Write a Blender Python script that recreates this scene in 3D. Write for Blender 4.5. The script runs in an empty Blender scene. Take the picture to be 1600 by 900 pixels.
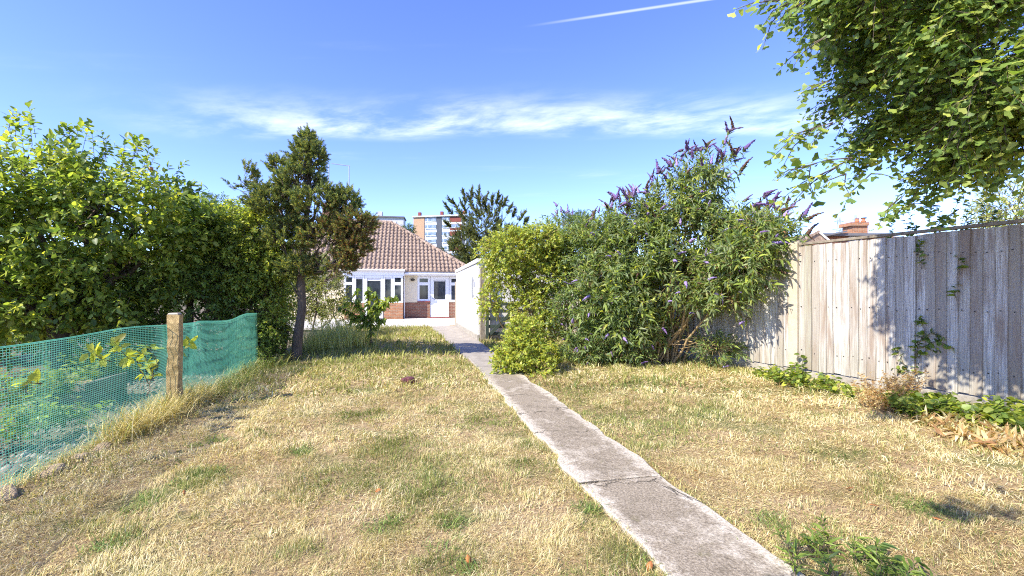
import bpy, math
import numpy as np
from mathutils import Vector

sc = bpy.context.scene
C = sc.collection
R = math.radians
rng = np.random.default_rng(7)

# ------------------------------------------------------------------ camera
YAW, EYE, FPX, HORIZON = R(12.6), 1.25, 711.0, 460.0
cam_data = bpy.data.cameras.new('camera')
cam_data.sensor_width = 36.0
cam_data.lens = 36.0 * FPX / 1600.0
cam_data.shift_y = (HORIZON - 450.0) / 1600.0
cam_data.clip_start = 0.05
cam_data.clip_end = 6000.0
cam = bpy.data.objects.new('camera', cam_data)
cam.location = (0, 0, EYE)
cam.rotation_euler = (R(90), 0, -YAW)
C.objects.link(cam)
sc.camera = cam

# ------------------------------------------------------------------ world and sun
SUN_EL = R(42)
SHADOW_AZ = R(26)                      # shadows fall towards +x and away from the camera
sun_pos = Vector((-math.cos(SHADOW_AZ) * math.cos(SUN_EL), -math.sin(SHADOW_AZ) * math.cos(SUN_EL), math.sin(SUN_EL)))
w = bpy.data.worlds.new('World')
sc.world = w
w.use_nodes = True
nt = w.node_tree
for n in list(nt.nodes):
    nt.nodes.remove(n)


def N(t, **k):
    n = nt.nodes.new(t)
    for a, b in k.items():
        setattr(n, a, b)
    return n


def put(sock, v):
    if isinstance(v, (int, float)):
        sock.default_value = v
    elif isinstance(v, (tuple, list)):
        sock.default_value = v
    else:
        nt.links.new(v, sock)


def M(op, a, b=0.0, c=0.0):
    n = N('ShaderNodeMath', operation=op)
    put(n.inputs[0], a)
    put(n.inputs[1], b)
    if op in ('MULTIPLY_ADD', 'SMOOTH_MIN', 'COMPARE'):
        put(n.inputs[2], c)
    return n.outputs[0]


def ramp01(v, lo, hi):
    n = N('ShaderNodeMapRange', interpolation_type='SMOOTHSTEP')
    put(n.inputs[0], v)
    n.inputs[1].default_value = lo
    n.inputs[2].default_value = hi
    n.inputs[3].default_value = 0
    n.inputs[4].default_value = 1
    return n.outputs[0]


sky = N('ShaderNodeTexSky', sky_type='NISHITA')
sky.sun_disc = False
sky.sun_elevation = SUN_EL
sky.sun_rotation = math.atan2(sun_pos.x, sun_pos.y)
sky.altitude = 50
sky.air_density = 0.88
sky.dust_density = 0.05
sky.ozone_density = 4.5
hs = N('ShaderNodeHueSaturation')
hs.inputs['Hue'].default_value = 0.518
hs.inputs['Saturation'].default_value = 1.12
hs.inputs['Value'].default_value = 1.0
nt.links.new(sky.outputs[0], hs.inputs['Color'])
tc = N('ShaderNodeTexCoord')
sep = N('ShaderNodeSeparateXYZ')
nt.links.new(tc.outputs['Generated'], sep.inputs[0])
sx, sy, sz = sep.outputs
zz = M('MAXIMUM', sz, 0.03)
cyw, syw = math.cos(YAW), math.sin(YAW)
# a thin high cloud sheet: coordinates across (r) and along (f) the layer
rr = M('DIVIDE', M('SUBTRACT', M('MULTIPLY', sx, cyw), M('MULTIPLY', sy, syw)), zz)
ff = M('DIVIDE', M('ADD', M('MULTIPLY', sx, syw), M('MULTIPLY', sy, cyw)), zz)


def noise2(u, v, scale, detail=6, dist=0.0, rough=0.55):
    cb = N('ShaderNodeCombineXYZ')
    put(cb.inputs[0], u)
    put(cb.inputs[1], v)
    n = N('ShaderNodeTexNoise')
    nt.links.new(cb.outputs[0], n.inputs['Vector'])
    n.inputs['Scale'].default_value = scale
    n.inputs['Detail'].default_value = detail
    n.inputs['Roughness'].default_value = rough
    n.inputs['Distortion'].default_value = dist
    return n.outputs[0]


n1 = noise2(M('ADD', M('MULTIPLY', rr, 0.9), M('MULTIPLY', ff, 0.5)), M('MULTIPLY', ff, 1.3), 2.3, 9, 0.25, 0.62)
n2 = noise2(M('MULTIPLY', rr, 0.22), M('MULTIPLY', ff, 1.3), 1.6, 5, 0.4)
n3 = noise2(M('ADD', M('MULTIPLY', rr, 0.5), 7.3), M('MULTIPLY', ff, 0.5), 1.1, 4, 0.2)
fc = M('ADD', ff, M('MULTIPLY', M('SUBTRACT', n3, 0.5), 0.5))
fc = M('SUBTRACT', fc, M('MULTIPLY', rr, 0.03))
band = M('MULTIPLY', ramp01(fc, 2.1, 2.72), M('SUBTRACT', 1.0, ramp01(fc, 2.74, 3.0)))
ends = M('MULTIPLY', ramp01(rr, -2.6, -0.9), M('SUBTRACT', 1.0, ramp01(rr, 1.3, 2.6)))
cl = M('MULTIPLY', M('MULTIPLY', band, ends), ramp01(n1, 0.33, 0.78))
wisps = M('MULTIPLY', ramp01(n2, 0.55, 0.85), ramp01(n1, 0.35, 0.8))
cl = M('MAXIMUM', M('MULTIPLY', cl, 0.55), M('MULTIPLY', wisps, 0.25))
# a vapour trail
tl = M('ABSOLUTE', M('SUBTRACT', M('ADD', ff, M('MULTIPLY', rr, 0.255)), 1.712))
trail = M('MULTIPLY', M('SUBTRACT', 1.0, ramp01(tl, 0.001, 0.013)), ramp01(rr, 0.02, 0.4))
trail = M('MULTIPLY', trail, M('MULTIPLY', 0.3, ramp01(n1, 0.1, 0.5)))
cl = M('MAXIMUM', cl, trail)
cl = M('MULTIPLY', cl, ramp01(sz, 0.08, 0.26))
mix = N('ShaderNodeMix', data_type='RGBA')
nt.links.new(cl, mix.inputs[0])
tint = N('ShaderNodeMix', data_type='RGBA', blend_type='MULTIPLY')
tint.inputs[0].default_value = 1.0
tint.inputs[7].default_value = (1.0, 0.94, 0.99, 1)
nt.links.new(hs.outputs[0], tint.inputs[6])
nt.links.new(tint.outputs[2], mix.inputs[6])
mix.inputs[7].default_value = (5.0, 5.1, 5.6, 1)
bg = N('ShaderNodeBackground')
bg.inputs[1].default_value = 0.15
nt.links.new(mix.outputs[2], bg.inputs[0])
wo = N('ShaderNodeOutputWorld')
nt.links.new(bg.outputs[0], wo.inputs[0])

sun = bpy.data.lights.new('sun', 'SUN')
sun.energy = 3.6
sun.angle = R(0.53)
sun.color = (1.0, 0.93, 0.79)
so = bpy.data.objects.new('sun', sun)
so.rotation_euler = sun_pos.to_track_quat('Z', 'Y').to_euler()
so.location = (-20, -5, 30)
C.objects.link(so)

sc.view_settings.view_transform = 'Standard'
sc.view_settings.look = 'None'
sc.view_settings.exposure = 1.48
sc.view_settings.gamma = 1.0
sc.view_settings.use_curve_mapping = False
sc.cycles.use_denoising = False
sc.cycles.filter_width = 1.1
sc.cycles.max_bounces = 6
sc.cycles.diffuse_bounces = 3
sc.cycles.transmission_bounces = 6
sc.cycles.sample_clamp_indirect = 3.0


# ------------------------------------------------------------------ measuring
def at(px, py, d):
    """world point seen at photo pixel (px, py) at distance d along the view axis"""
    u = (px - 800.0) / FPX
    return np.array([(u * cyw + syw) * d, (-u * syw + cyw) * d, EYE + (HORIZON - py) * d / FPX])


def ground_at(px, py):
    p = at(px, py, FPX * EYE / (py - HORIZON))
    p[2] = 0
    return p


# ------------------------------------------------------------------ materials
def new_mat(name):
    global nt
    m = bpy.data.materials.new(name)
    m.use_nodes = True
    nt = m.node_tree
    b = nt.nodes['Principled BSDF']
    return m, b


def noise_tex(scale, detail=4, rough=0.55, vec=None, mapscale=None, coord='Object', dist=0.0):
    n = N('ShaderNodeTexNoise')
    n.inputs['Scale'].default_value = scale
    n.inputs['Detail'].default_value = detail
    n.inputs['Roughness'].default_value = rough
    n.inputs['Distortion'].default_value = dist
    if vec is None:
        if coord == 'World':
            vec = N('ShaderNodeNewGeometry').outputs['Position']
        else:
            vec = N('ShaderNodeTexCoord').outputs[coord]
    if mapscale:
        mp = N('ShaderNodeMapping')
        mp.inputs['Scale'].default_value = mapscale
        nt.links.new(vec, mp.inputs[0])
        vec = mp.outputs[0]
    nt.links.new(vec, n.inputs['Vector'])
    return n.outputs[0]


def ramp(v, stops):
    r = N('ShaderNodeValToRGB')
    el = r.color_ramp.elements
    while len(el) < len(stops):
        el.new(0.5)
    for e, (p, c) in zip(el, stops):
        e.position = p
        e.color = (*c, 1)
    nt.links.new(v, r.inputs[0])
    return r.outputs[0]


def mixc(f, a, b, blend='MIX'):
    m = N('ShaderNodeMix', data_type='RGBA', blend_type=blend)
    put(m.inputs[0], f)
    for s, v in ((m.inputs[6], a), (m.inputs[7], b)):
        if isinstance(v, tuple):
            s.default_value = (*v, 1)
        else:
            nt.links.new(v, s)
    return m.outputs[2]


def bump(b, h, strength=0.5, dist=0.02):
    n = N('ShaderNodeBump')
    n.inputs['Strength'].default_value = strength
    n.inputs['Distance'].default_value = dist
    nt.links.new(h, n.inputs['Height'])
    nt.links.new(n.outputs[0], b.inputs['Normal'])


def simple(name, c1, c2=None, scale=6, rough=0.7, bmp=0.0, metal=0.0, spec=0.4, coord='World', detail=5, mapscale=None):
    m, b = new_mat(name)
    b.inputs['Roughness'].default_value = rough
    b.inputs['Metallic'].default_value = metal
    b.inputs['Specular IOR Level'].default_value = spec
    if c2 is None:
        c2 = tuple(v * 0.8 for v in c1)
    f = noise_tex(scale, detail, 0.6, coord=coord, mapscale=mapscale)
    nt.links.new(ramp(f, [(0.3, c2), (0.7, c1)]), b.inputs['Base Color'])
    if bmp:
        bump(b, noise_tex(scale * 6, 4, 0.6, coord=coord, mapscale=mapscale), bmp, 0.01)
    return m


def leaf_mat(name, trans=0.35, rough=0.5, spec=0.35):
    m, b = new_mat(name)
    at_ = N('ShaderNodeVertexColor', layer_name='col')
    b.inputs['Roughness'].default_value = rough
    b.inputs['Specular IOR Level'].default_value = spec
    nt.links.new(at_.outputs[0], b.inputs['Base Color'])
    if trans:
        t = N('ShaderNodeBsdfTranslucent')
        nt.links.new(mixc(1.0, at_.outputs[0], (1.7, 1.65, 0.8), 'MULTIPLY'), t.inputs[0])
        mx = N('ShaderNodeMixShader')
        mx.inputs[0].default_value = trans
        nt.links.new(b.outputs[0], mx.inputs[1])
        nt.links.new(t.outputs[0], mx.inputs[2])
        nt.links.new(mx.outputs[0], nt.nodes['Material Output'].inputs[0])
    return m


MT = {}
MT['leaf'] = leaf_mat('leaf', 0.48, 0.45, 0.4)
MT['needle'] = leaf_mat('needle', 0.28, 0.6, 0.25)
MT['blade'] = leaf_mat('grass_blade', 0.25, 0.6, 0.25)
MT['flower'] = leaf_mat('flower', 0.2, 0.7, 0.1)
MT['bark'] = simple('bark', (0.16, 0.12, 0.085), (0.06, 0.045, 0.035), 30, 0.9, 0.9, mapscale=(1, 1, 0.25))
MT['twig'] = simple('twig', (0.2, 0.15, 0.09), (0.1, 0.075, 0.05), 20, 0.85)
MT['cane'] = simple('cane', (0.42, 0.30, 0.15), (0.26, 0.18, 0.09), 20, 0.8)
MT['render'] = simple('white_render', (0.78, 0.77, 0.73), (0.60, 0.58, 0.52), 3.0, 0.9, 0.25, mapscale=(1.5, 1.5, 0.35))
MT['cream'] = simple('cream_render', (0.80, 0.70, 0.50), (0.74, 0.64, 0.45), 3, 0.9, 0.15)
MT['upvc'] = simple('white_upvc', (0.82, 0.83, 0.86), (0.78, 0.79, 0.82), 3, 0.3, 0, spec=0.5)
MT['white_paint'] = simple('white_paint', (0.78, 0.77, 0.75), (0.66, 0.64, 0.62), 8, 0.6, 0.1)
MT['concrete_post'] = simple('concrete_post', (0.52, 0.45, 0.34), (0.40, 0.34, 0.26), 14, 0.95, 0.4)
MT['plinth'] = simple('plinth', (0.42, 0.39, 0.34), (0.22, 0.2, 0.17), 9, 0.95, 0.5)
MT['lead'] = simple('roofing_felt', (0.16, 0.16, 0.17), (0.11, 0.11, 0.12), 2, 0.8)
MT['steel'] = simple('galvanised_steel', (0.42, 0.44, 0.50), (0.36, 0.38, 0.44), 2, 0.5, 0, 0.3)
MT['green_timber'] = simple('green_timber', (0.055, 0.075, 0.055), (0.03, 0.045, 0.035), 18, 0.8, 0.3)
MT['stone'] = simple('stone', (0.48, 0.36, 0.22), (0.22, 0.15, 0.09), 9, 0.95, 0.7)
MT['pot'] = simple('terracotta', (0.50, 0.20, 0.10), (0.36, 0.14, 0.08), 8, 0.85, 0.2)
MT['red_tile'] = simple('red_sill_tile', (0.30, 0.07, 0.055), (0.2, 0.05, 0.04), 12, 0.6, 0.1)
MT['dark'] = simple('dark_metal', (0.03, 0.028, 0.028), (0.02, 0.02, 0.02), 9, 0.5)
MT['blind'] = simple('window_blind', (0.66, 0.66, 0.66), (0.55, 0.55, 0.56), 3, 0.8)
MT['plum'] = simple('plum_plastic', (0.17, 0.055, 0.06), (0.09, 0.03, 0.035), 16, 0.65, 0.4)
MT['grey_tile'] = simple('grey_render', (0.55, 0.55, 0.56), (0.44, 0.44, 0.46), 0.8, 0.9)
MT['teal_plastic'] = simple('teal_plastic', (0.02, 0.36, 0.36), (0.015, 0.27, 0.28), 5, 0.5)
MT['oldwood'] = simple('old_timber', (0.30, 0.26, 0.20), (0.15, 0.12, 0.09), 14, 0.95, 0.6)


def glass(name, base=(0.02, 0.025, 0.03)):
    m, b = new_mat(name)
    b.inputs['Roughness'].default_value = 0.06
    b.inputs['Specular IOR Level'].default_value = 0.6
    f = noise_tex(3.0, 2, coord='World')
    nt.links.new(ramp(f, [(0.35, base), (0.7, tuple(v * 2.2 for v in base))]), b.inputs['Base Color'])
    return m


MT['glass'] = glass('window_glass')
MT['far_glass'] = glass('far_window_glass', (0.12, 0.16, 0.22))


def brick_mat(name, c1, c2, mortar, swap=False):
    m, b = new_mat(name)
    p = N('ShaderNodeNewGeometry').outputs['Position']
    s = N('ShaderNodeSeparateXYZ')
    nt.links.new(p, s.inputs[0])
    cb = N('ShaderNodeCombineXYZ')
    nt.links.new(M('ADD', s.outputs[0], s.outputs[1]), cb.inputs[0])
    nt.links.new(s.outputs[2], cb.inputs[1])
    br = N('ShaderNodeTexBrick')
    nt.links.new(cb.outputs[0], br.inputs['Vector'])
    br.inputs['Color1'].default_value = (*c1, 1)
    br.inputs['Color2'].default_value = (*c2, 1)
    br.inputs['Mortar'].default_value = (*mortar, 1)
    br.inputs['Scale'].default_value = 1
    br.inputs['Mortar Size'].default_value = 0.008
    br.inputs['Brick Width'].default_value = 0.225
    br.inputs['Row Height'].default_value = 0.075
    br.inputs['Bias'].default_value = 0.1
    nz = noise_tex(7, 5, coord='World')
    nt.links.new(mixc(0.5, br.outputs[0], ramp(nz, [(0.3, (0.6, 0.6, 0.6)), (0.7, (1.25, 1.2, 1.15))]), 'MULTIPLY'), b.inputs['Base Color'])
    b.inputs['Roughness'].default_value = 0.9
    bump(b, M('SUBTRACT', 1.0, br.outputs[1]), 0.7, 0.012)
    return m


MT['brick'] = brick_mat('brick_shade_tone', (0.33, 0.145, 0.085), (0.22, 0.09, 0.055), (0.33, 0.27, 0.2))  # darker copy: shade on the recessed wall put into the brick colour
MT['brick_bay'] = brick_mat('brick_sun_tone', (0.46, 0.21, 0.10), (0.33, 0.14, 0.07), (0.36, 0.3, 0.22))  # lighter copy of the same brick: sunlight put into its colour
MT['brick_far'] = brick_mat('far_brick', (0.48, 0.30, 0.18), (0.42, 0.25, 0.15), (0.42, 0.34, 0.26))


def roof_mat():
    m, b = new_mat('concrete_roof_tile')
    a = noise_tex(1.3, 4, coord='World')
    c = noise_tex(11, 5, 0.65, coord='World')
    col = ramp(c, [(0.25, (0.14, 0.095, 0.07)), (0.5, (0.29, 0.215, 0.165)), (0.75, (0.49, 0.40, 0.33))])
    col = mixc(0.6, col, ramp(a, [(0.3, (0.8, 0.75, 0.72)), (0.7, (1.1, 1.05, 1.0))]), 'MULTIPLY')
    nt.links.new(col, b.inputs['Base Color'])
    b.inputs['Roughness'].default_value = 0.85
    bump(b, noise_tex(60, 3, coord='World'), 0.3, 0.01)
    return m


MT['roof'] = roof_mat()


def fence_mat():
    m, b = new_mat('weathered_board')
    oi = N('ShaderNodeObjectInfo').outputs['Random']
    pos = N('ShaderNodeNewGeometry').outputs['Position']
    va = N('ShaderNodeVectorMath', operation='ADD')
    cb = N('ShaderNodeCombineXYZ')
    nt.links.new(M('MULTIPLY', oi, 37.0), cb.inputs[2])
    nt.links.new(pos, va.inputs[0])
    nt.links.new(cb.outputs[0], va.inputs[1])
    v = va.outputs[0]
    grain = noise_tex(1.0, 6, 0.65, vec=v, mapscale=(70, 70, 2.2), dist=0.4)
    blot = noise_tex(1.0, 4, 0.55, vec=v, mapscale=(7, 7, 1.1))
    fine = noise_tex(1.0, 5, 0.7, vec=v, mapscale=(190, 190, 9))
    tone = ramp(oi, [(0.0, (0.36, 0.31, 0.25)), (0.22, (0.54, 0.52, 0.48)), (0.45, (0.68, 0.66, 0.62)), (0.75, (0.64, 0.62, 0.58)), (0.9, (0.48, 0.455, 0.41)), (1.0, (0.34, 0.34, 0.24))])
    col = mixc(ramp(grain, [(0.38, (0, 0, 0)), (0.6, (1, 1, 1))]), (0.32, 0.29, 0.26), tone)
    col = mixc(ramp(blot, [(0.5, (0, 0, 0)), (0.68, (0.8, 0.8, 0.8))]), col, (0.27, 0.20, 0.15))
    col = mixc(ramp(fine, [(0.3, (0.5, 0.5, 0.5)), (0.42, (0, 0, 0))]), col, (0.22, 0.18, 0.15))
    sp = N('ShaderNodeSeparateXYZ')
    nt.links.new(pos, sp.inputs[0])
    foot = M('SUBTRACT', 1.0, ramp01(M('ADD', sp.outputs[2], M('MULTIPLY', M('SUBTRACT', blot, 0.5), 0.9)), 0.2, 0.75))
    col = mixc(M('MULTIPLY', foot, 0.3), col, (0.27, 0.25, 0.16))
    nt.links.new(col, b.inputs['Base Color'])
    b.inputs['Roughness'].default_value = 0.92
    b.inputs['Specular IOR Level'].default_value = 0.2
    bump(b, M('ADD', grain, M('MULTIPLY', fine, 0.6)), 0.7, 0.008)
    return m


MT['board'] = fence_mat()


def path_mat():
    m, b = new_mat('old_path_concrete')
    oc = N('ShaderNodeTexCoord').outputs['Object']
    s = N('ShaderNodeSeparateXYZ')
    nt.links.new(oc, s.inputs[0])
    big = noise_tex(2.2, 6, 0.62, coord='World')
    agg = noise_tex(75, 4, 0.7, coord='World')
    mid = noise_tex(13, 6, 0.7, coord='World')
    edge = M('ADD', M('ABSOLUTE', s.outputs[0]), M('MULTIPLY', M('SUBTRACT', mid, 0.5), 0.36))
    edge = ramp01(edge, 0.17, 0.28)
    worn = ramp01(M('ADD', M('MULTIPLY', big, 0.8), M('MULTIPLY', mid, 0.5)), 0.66, 0.86)
    base = ramp(agg, [(0.3, (0.13, 0.105, 0.075)), (0.5, (0.29, 0.24, 0.175)), (0.74, (0.50, 0.43, 0.33))])
    dirt = ramp01(noise_tex(5.5, 7, 0.75, coord='World'), 0.5, 0.68)
    base = mixc(M('MULTIPLY', dirt, 0.55), base, (0.13, 0.105, 0.07))
    pale = ramp(agg, [(0.28, (0.33, 0.285, 0.215)), (0.6, (0.64, 0.57, 0.46))])
    col = mixc(M('MAXIMUM', M('MULTIPLY', edge, 0.9), M('MULTIPLY', worn, 0.75)), base, pale)
    wv = N('ShaderNodeVectorMath', operation='ADD')
    nt.links.new(N('ShaderNodeNewGeometry').outputs['Position'], wv.inputs[0])
    dn = N('ShaderNodeVectorMath', operation='SCALE')
    nz_ = N('ShaderNodeTexNoise')
    nz_.inputs['Scale'].default_value = 5
    nz_.inputs['Detail'].default_value = 6
    nt.links.new(nz_.outputs['Color'], dn.inputs[0])
    dn.inputs['Scale'].default_value = 0.3
    nt.links.new(dn.outputs[0], wv.inputs[1])
    vo = N('ShaderNodeTexVoronoi', feature='DISTANCE_TO_EDGE')
    vo.inputs['Scale'].default_value = 0.95
    nt.links.new(wv.outputs[0], vo.inputs['Vector'])
    crack = M('MULTIPLY', M('SUBTRACT', 1.0, ramp01(vo.outputs['Distance'], 0.002, 0.009)), ramp01(big, 0.42, 0.55))
    col = mixc(M('MULTIPLY', crack, 0.85), col, (0.07, 0.06, 0.04))
    moss = M('MULTIPLY', ramp01(noise_tex(8.5, 6, 0.7, coord='World'), 0.57, 0.7), 0.55)
    col = mixc(moss, col, (0.16, 0.145, 0.07))
    nt.links.new(col, b.inputs['Base Color'])
    b.inputs['Roughness'].default_value = 0.95
    b.inputs['Specular IOR Level'].default_value = 0.2
    bump(b, M('SUBTRACT', M('ADD', agg, M('MULTIPLY', mid, 0.8)), crack), 0.8, 0.012)
    return m


MT['path'] = path_mat()
MT['patio'] = simple('pale_paving', (0.66, 0.62, 0.56), (0.52, 0.48, 0.43), 3, 0.9, 0.3)
MT['conc_far'] = simple('grey_concrete', (0.37, 0.33, 0.285), (0.23, 0.205, 0.18), 4, 0.95, 0.5)


def ground_mat():
    m, b = new_mat('ground')
    p = N('ShaderNodeNewGeometry').outputs['Position']
    s = N('ShaderNodeSeparateXYZ')
    nt.links.new(p, s.inputs[0])
    a = noise_tex(1.1, 5, 0.6, coord='World')
    f = noise_tex(38, 6, 0.75, coord='World')
    th = ramp(f, [(0.3, (0.14, 0.09, 0.05)), (0.5, (0.36, 0.26, 0.145)), (0.72, (0.56, 0.44, 0.26))])
    gr = ramp(f, [(0.3, (0.07, 0.085, 0.03)), (0.7, (0.29, 0.28, 0.11))])
    col = mixc(ramp01(a, 0.48, 0.68), th, gr)
    soil = ramp(f, [(0.3, (0.08, 0.065, 0.045)), (0.55, (0.2, 0.165, 0.12)), (0.75, (0.34, 0.29, 0.22))])
    edge = M('ADD', s.outputs[0], M('MULTIPLY', M('SUBTRACT', a, 0.5), 0.3))
    col = mixc(M('SUBTRACT', 1.0, ramp01(edge, -2.75, -2.6)), col, soil)
    far = ramp01(s.outputs[1], 40, 80)
    col = mixc(far, col, (0.07, 0.10, 0.035))
    nt.links.new(col, b.inputs['Base Color'])
    b.inputs['Roughness'].default_value = 1.0
    b.inputs['Specular IOR Level'].default_value = 0.1
    bump(b, f, 0.8, 0.02)
    return m


MT['ground'] = ground_mat()


def net_mat():
    m, b = new_mat('green_netting')
    b.inputs['Base Color'].default_value = (0.03, 0.33, 0.27, 1)
    b.inputs['Roughness'].default_value = 0.45
    f = noise_tex(2.0, 3, coord='World')
    c = ramp(f, [(0.3, (0.07, 0.30, 0.23)), (0.7, (0.15, 0.44, 0.34))])
    nt.links.new(c, b.inputs['Base Color'])
    t = N('ShaderNodeBsdfTranslucent')
    nt.links.new(c, t.inputs[0])
    mx = N('ShaderNodeMixShader')
    mx.inputs[0].default_value = 0.55
    nt.links.new(b.outputs[0], mx.inputs[1])
    nt.links.new(t.outputs[0], mx.inputs[2])
    nt.links.new(mx.outputs[0], nt.nodes['Material Output'].inputs[0])
    return m


MT['net'] = net_mat()


# ------------------------------------------------------------------ object helpers
def tag(o, label=None, cat=None, group=None, kind=None):
    if label:
        o['label'] = label
    if cat:
        o['category'] = cat
    if group:
        o['group'] = group
    if kind:
        o['kind'] = kind
    return o


def empty(name, loc, label, cat, group=None):
    o = bpy.data.objects.new(name, None)
    o.location = tuple(float(v) for v in loc)
    o.empty_display_size = 0.2
    C.objects.link(o)
    tag(o, label, cat, group)
    bpy.context.view_layer.update()
    return o


def link(name, me, mat, parent=None):
    o = bpy.data.objects.new(name, me)
    if mat is not None and not me.materials:
        me.materials.append(mat)
    C.objects.link(o)
    if parent is not None:
        o.parent = parent
        o.matrix_parent_inverse = parent_world(parent).inverted()
    return o


def parent_world(p):
    from mathutils import Matrix
    m = Matrix.Translation(p.location) @ p.rotation_euler.to_matrix().to_4x4()
    if p.parent is not None:
        return parent_world(p.parent) @ p.matrix_parent_inverse @ m
    return m


def np_mesh(name, V, F, col=None, smooth=False):
    """V (n,3); F list of arrays (m,3) / (m,4)"""
    me = bpy.data.meshes.new(name)
    if not isinstance(F, (list, tuple)):
        F = [F]
    F = [f for f in F if len(f)]
    V = np.ascontiguousarray(V, dtype=np.float32)
    me.vertices.add(len(V))
    me.vertices.foreach_set('co', V.ravel())
    loops = np.concatenate([f.ravel() for f in F]).astype(np.int32)
    counts = np.concatenate([np.full(len(f), f.shape[1], np.int32) for f in F])
    starts = np.concatenate([[0], np.cumsum(counts)[:-1]]).astype(np.int32)
    me.loops.add(len(loops))
    me.loops.foreach_set('vertex_index', loops)
    me.polygons.add(len(counts))
    me.polygons.foreach_set('loop_start', starts)
    me.polygons.foreach_set('loop_total', counts)
    if smooth:
        me.polygons.foreach_set('use_smooth', np.ones(len(counts), bool))
    if col is not None:
        a = me.color_attributes.new('col', 'FLOAT_COLOR', 'POINT')
        c4 = np.ones((len(V), 4), np.float32)
        c4[:, :3] = col
        a.data.foreach_set('color', c4.ravel())
    me.update()
    me.validate()
    return me


class MB:
    """collects solid pieces that belong to ONE part"""

    def __init__(self):
        self.v, self.f, self.n = [], [], 0

    def add(self, v, f):
        self.v.append(np.asarray(v, float))
        for q in f:
            self.f.append(tuple(i + self.n for i in q))
        self.n += len(v)
        return self

    def box(self, x0, x1, y0, y1, z0, z1, taper=0.0):
        v = [(x0, y0, z0), (x1, y0, z0), (x1, y1, z0), (x0, y1, z0),
             (x0 + taper, y0 + taper, z1), (x1 - taper, y0 + taper, z1), (x1 - taper, y1 - taper, z1), (x0 + taper, y1 - taper, z1)]
        return self.add(v, [(3, 2, 1, 0), (4, 5, 6, 7), (0, 1, 5, 4), (1, 2, 6, 5), (2, 3, 7, 6), (3, 0, 4, 7)])

    def prism(self, pts, off):
        """closed polygon pts extruded by vector off"""
        k = len(pts)
        v = [tuple(p) for p in pts] + [tuple(np.add(p, off)) for p in pts]
        f = [tuple(range(k))[::-1], tuple(range(k, 2 * k))] + [(i, (i + 1) % k, k + (i + 1) % k, k + i) for i in range(k)]
        return self.add(v, f)

    def bar(self, a, b, w_, h_):
        a, b = np.array(a, float), np.array(b, float)
        d = b - a
        d /= np.linalg.norm(d)
        ref = np.array([0, 0, 1.0]) if abs(d[2]) < 0.9 else np.array([1.0, 0, 0])
        s = np.cross(d, ref)
        s /= np.linalg.norm(s)
        t = np.cross(s, d)
        q = [a + s * w_ / 2 * i + t * h_ / 2 * j for i, j in ((-1, -1), (1, -1), (1, 1), (-1, 1))]
        return self.prism(q, b - a)

    def tube(self, pts, rad, n=6):
        v, f = tube(np.array(pts, float), np.array(rad, float) * np.ones(len(pts)), n)
        return self.add(v, [tuple(q) for q in f])

    def lathe(self, prof, c, n=14):
        v, f = [], []
        for r_, z_ in prof:
            for i in range(n):
                a = 2 * math.pi * i / n
                v.append((c[0] + r_ * math.cos(a), c[1] + r_ * math.sin(a), c[2] + z_))
        for k in range(len(prof) - 1):
            for i in range(n):
                j = (i + 1) % n
                f.append((k * n + i, k * n + j, (k + 1) * n + j, (k + 1) * n + i))
        f.append(tuple(range(n))[::-1])
        f.append(tuple(range((len(prof) - 1) * n, len(prof) * n)))
        return self.add(v, f)

    def build(self, name, mat, parent=None, bevel=0.0, smooth=False):
        me = bpy.data.meshes.new(name)
        me.from_pydata([tuple(map(float, p)) for p in np.concatenate(self.v)], [], self.f)
        if smooth:
            for p in me.polygons:
                p.use_smooth = True
        me.update()
        o = link(name, me, mat, parent)
        if bevel:
            b = o.modifiers.new('edge', 'BEVEL')
            b.width = bevel
            b.segments = 2
            b.limit_method = 'ANGLE'
        return o


def tube(P, rad, n=5):
    k = len(P)
    T = np.gradient(P, axis=0)
    T /= np.linalg.norm(T, axis=1)[:, None] + 1e-9
    ref = np.array([0.31, 0.17, 0.93])
    S = np.cross(T, ref)
    bad = np.linalg.norm(S, axis=1) < 0.15
    S[bad] = np.cross(T[bad], np.array([1.0, 0, 0]))
    S /= np.linalg.norm(S, axis=1)[:, None]
    U = np.cross(S, T)
    a = np.arange(n) * 2 * math.pi / n
    V = P[:, None, :] + rad[:, None, None] * (np.cos(a)[None, :, None] * S[:, None, :] + np.sin(a)[None, :, None] * U[:, None, :])
    V = V.reshape(-1, 3)
    i = np.arange(k - 1)[:, None] * n
    j = np.arange(n)[None, :]
    jn = (j + 1) % n
    F = np.stack([i + j, i + jn, i + n + jn, i + n + j], -1).reshape(-1, 4)
    return V, F


def norm(a):
    return a / (np.linalg.norm(a, axis=-1, keepdims=True) + 1e-9)


def vnoise(x, y, seed=0):
    """smooth 2-D value noise in 0..1"""
    def h(ix, iy):
        n_ = (ix.astype(np.int64) * 374761393 + iy.astype(np.int64) * 668265263 + seed * 974711) & 0x7fffffff
        n_ = ((n_ ^ (n_ >> 13)) * 1274126177) & 0x7fffffff
        return ((n_ ^ (n_ >> 16)) & 0xffff) / 65535.0
    ix, iy = np.floor(x), np.floor(y)
    fx, fy = x - ix, y - iy
    fx = fx * fx * (3 - 2 * fx)
    fy = fy * fy * (3 - 2 * fy)
    return (h(ix, iy) * (1 - fx) + h(ix + 1, iy) * fx) * (1 - fy) + (h(ix, iy + 1) * (1 - fx) + h(ix + 1, iy + 1) * fx) * fy


def fbm(x, y, seed=0, o=3):
    s = 0
    a = 0.5
    for i in range(o):
        s = s + a * vnoise(x * 2 ** i, y * 2 ** i, seed + i)
        a *= 0.5
    return s / (1 - 0.5 ** o)


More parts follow.
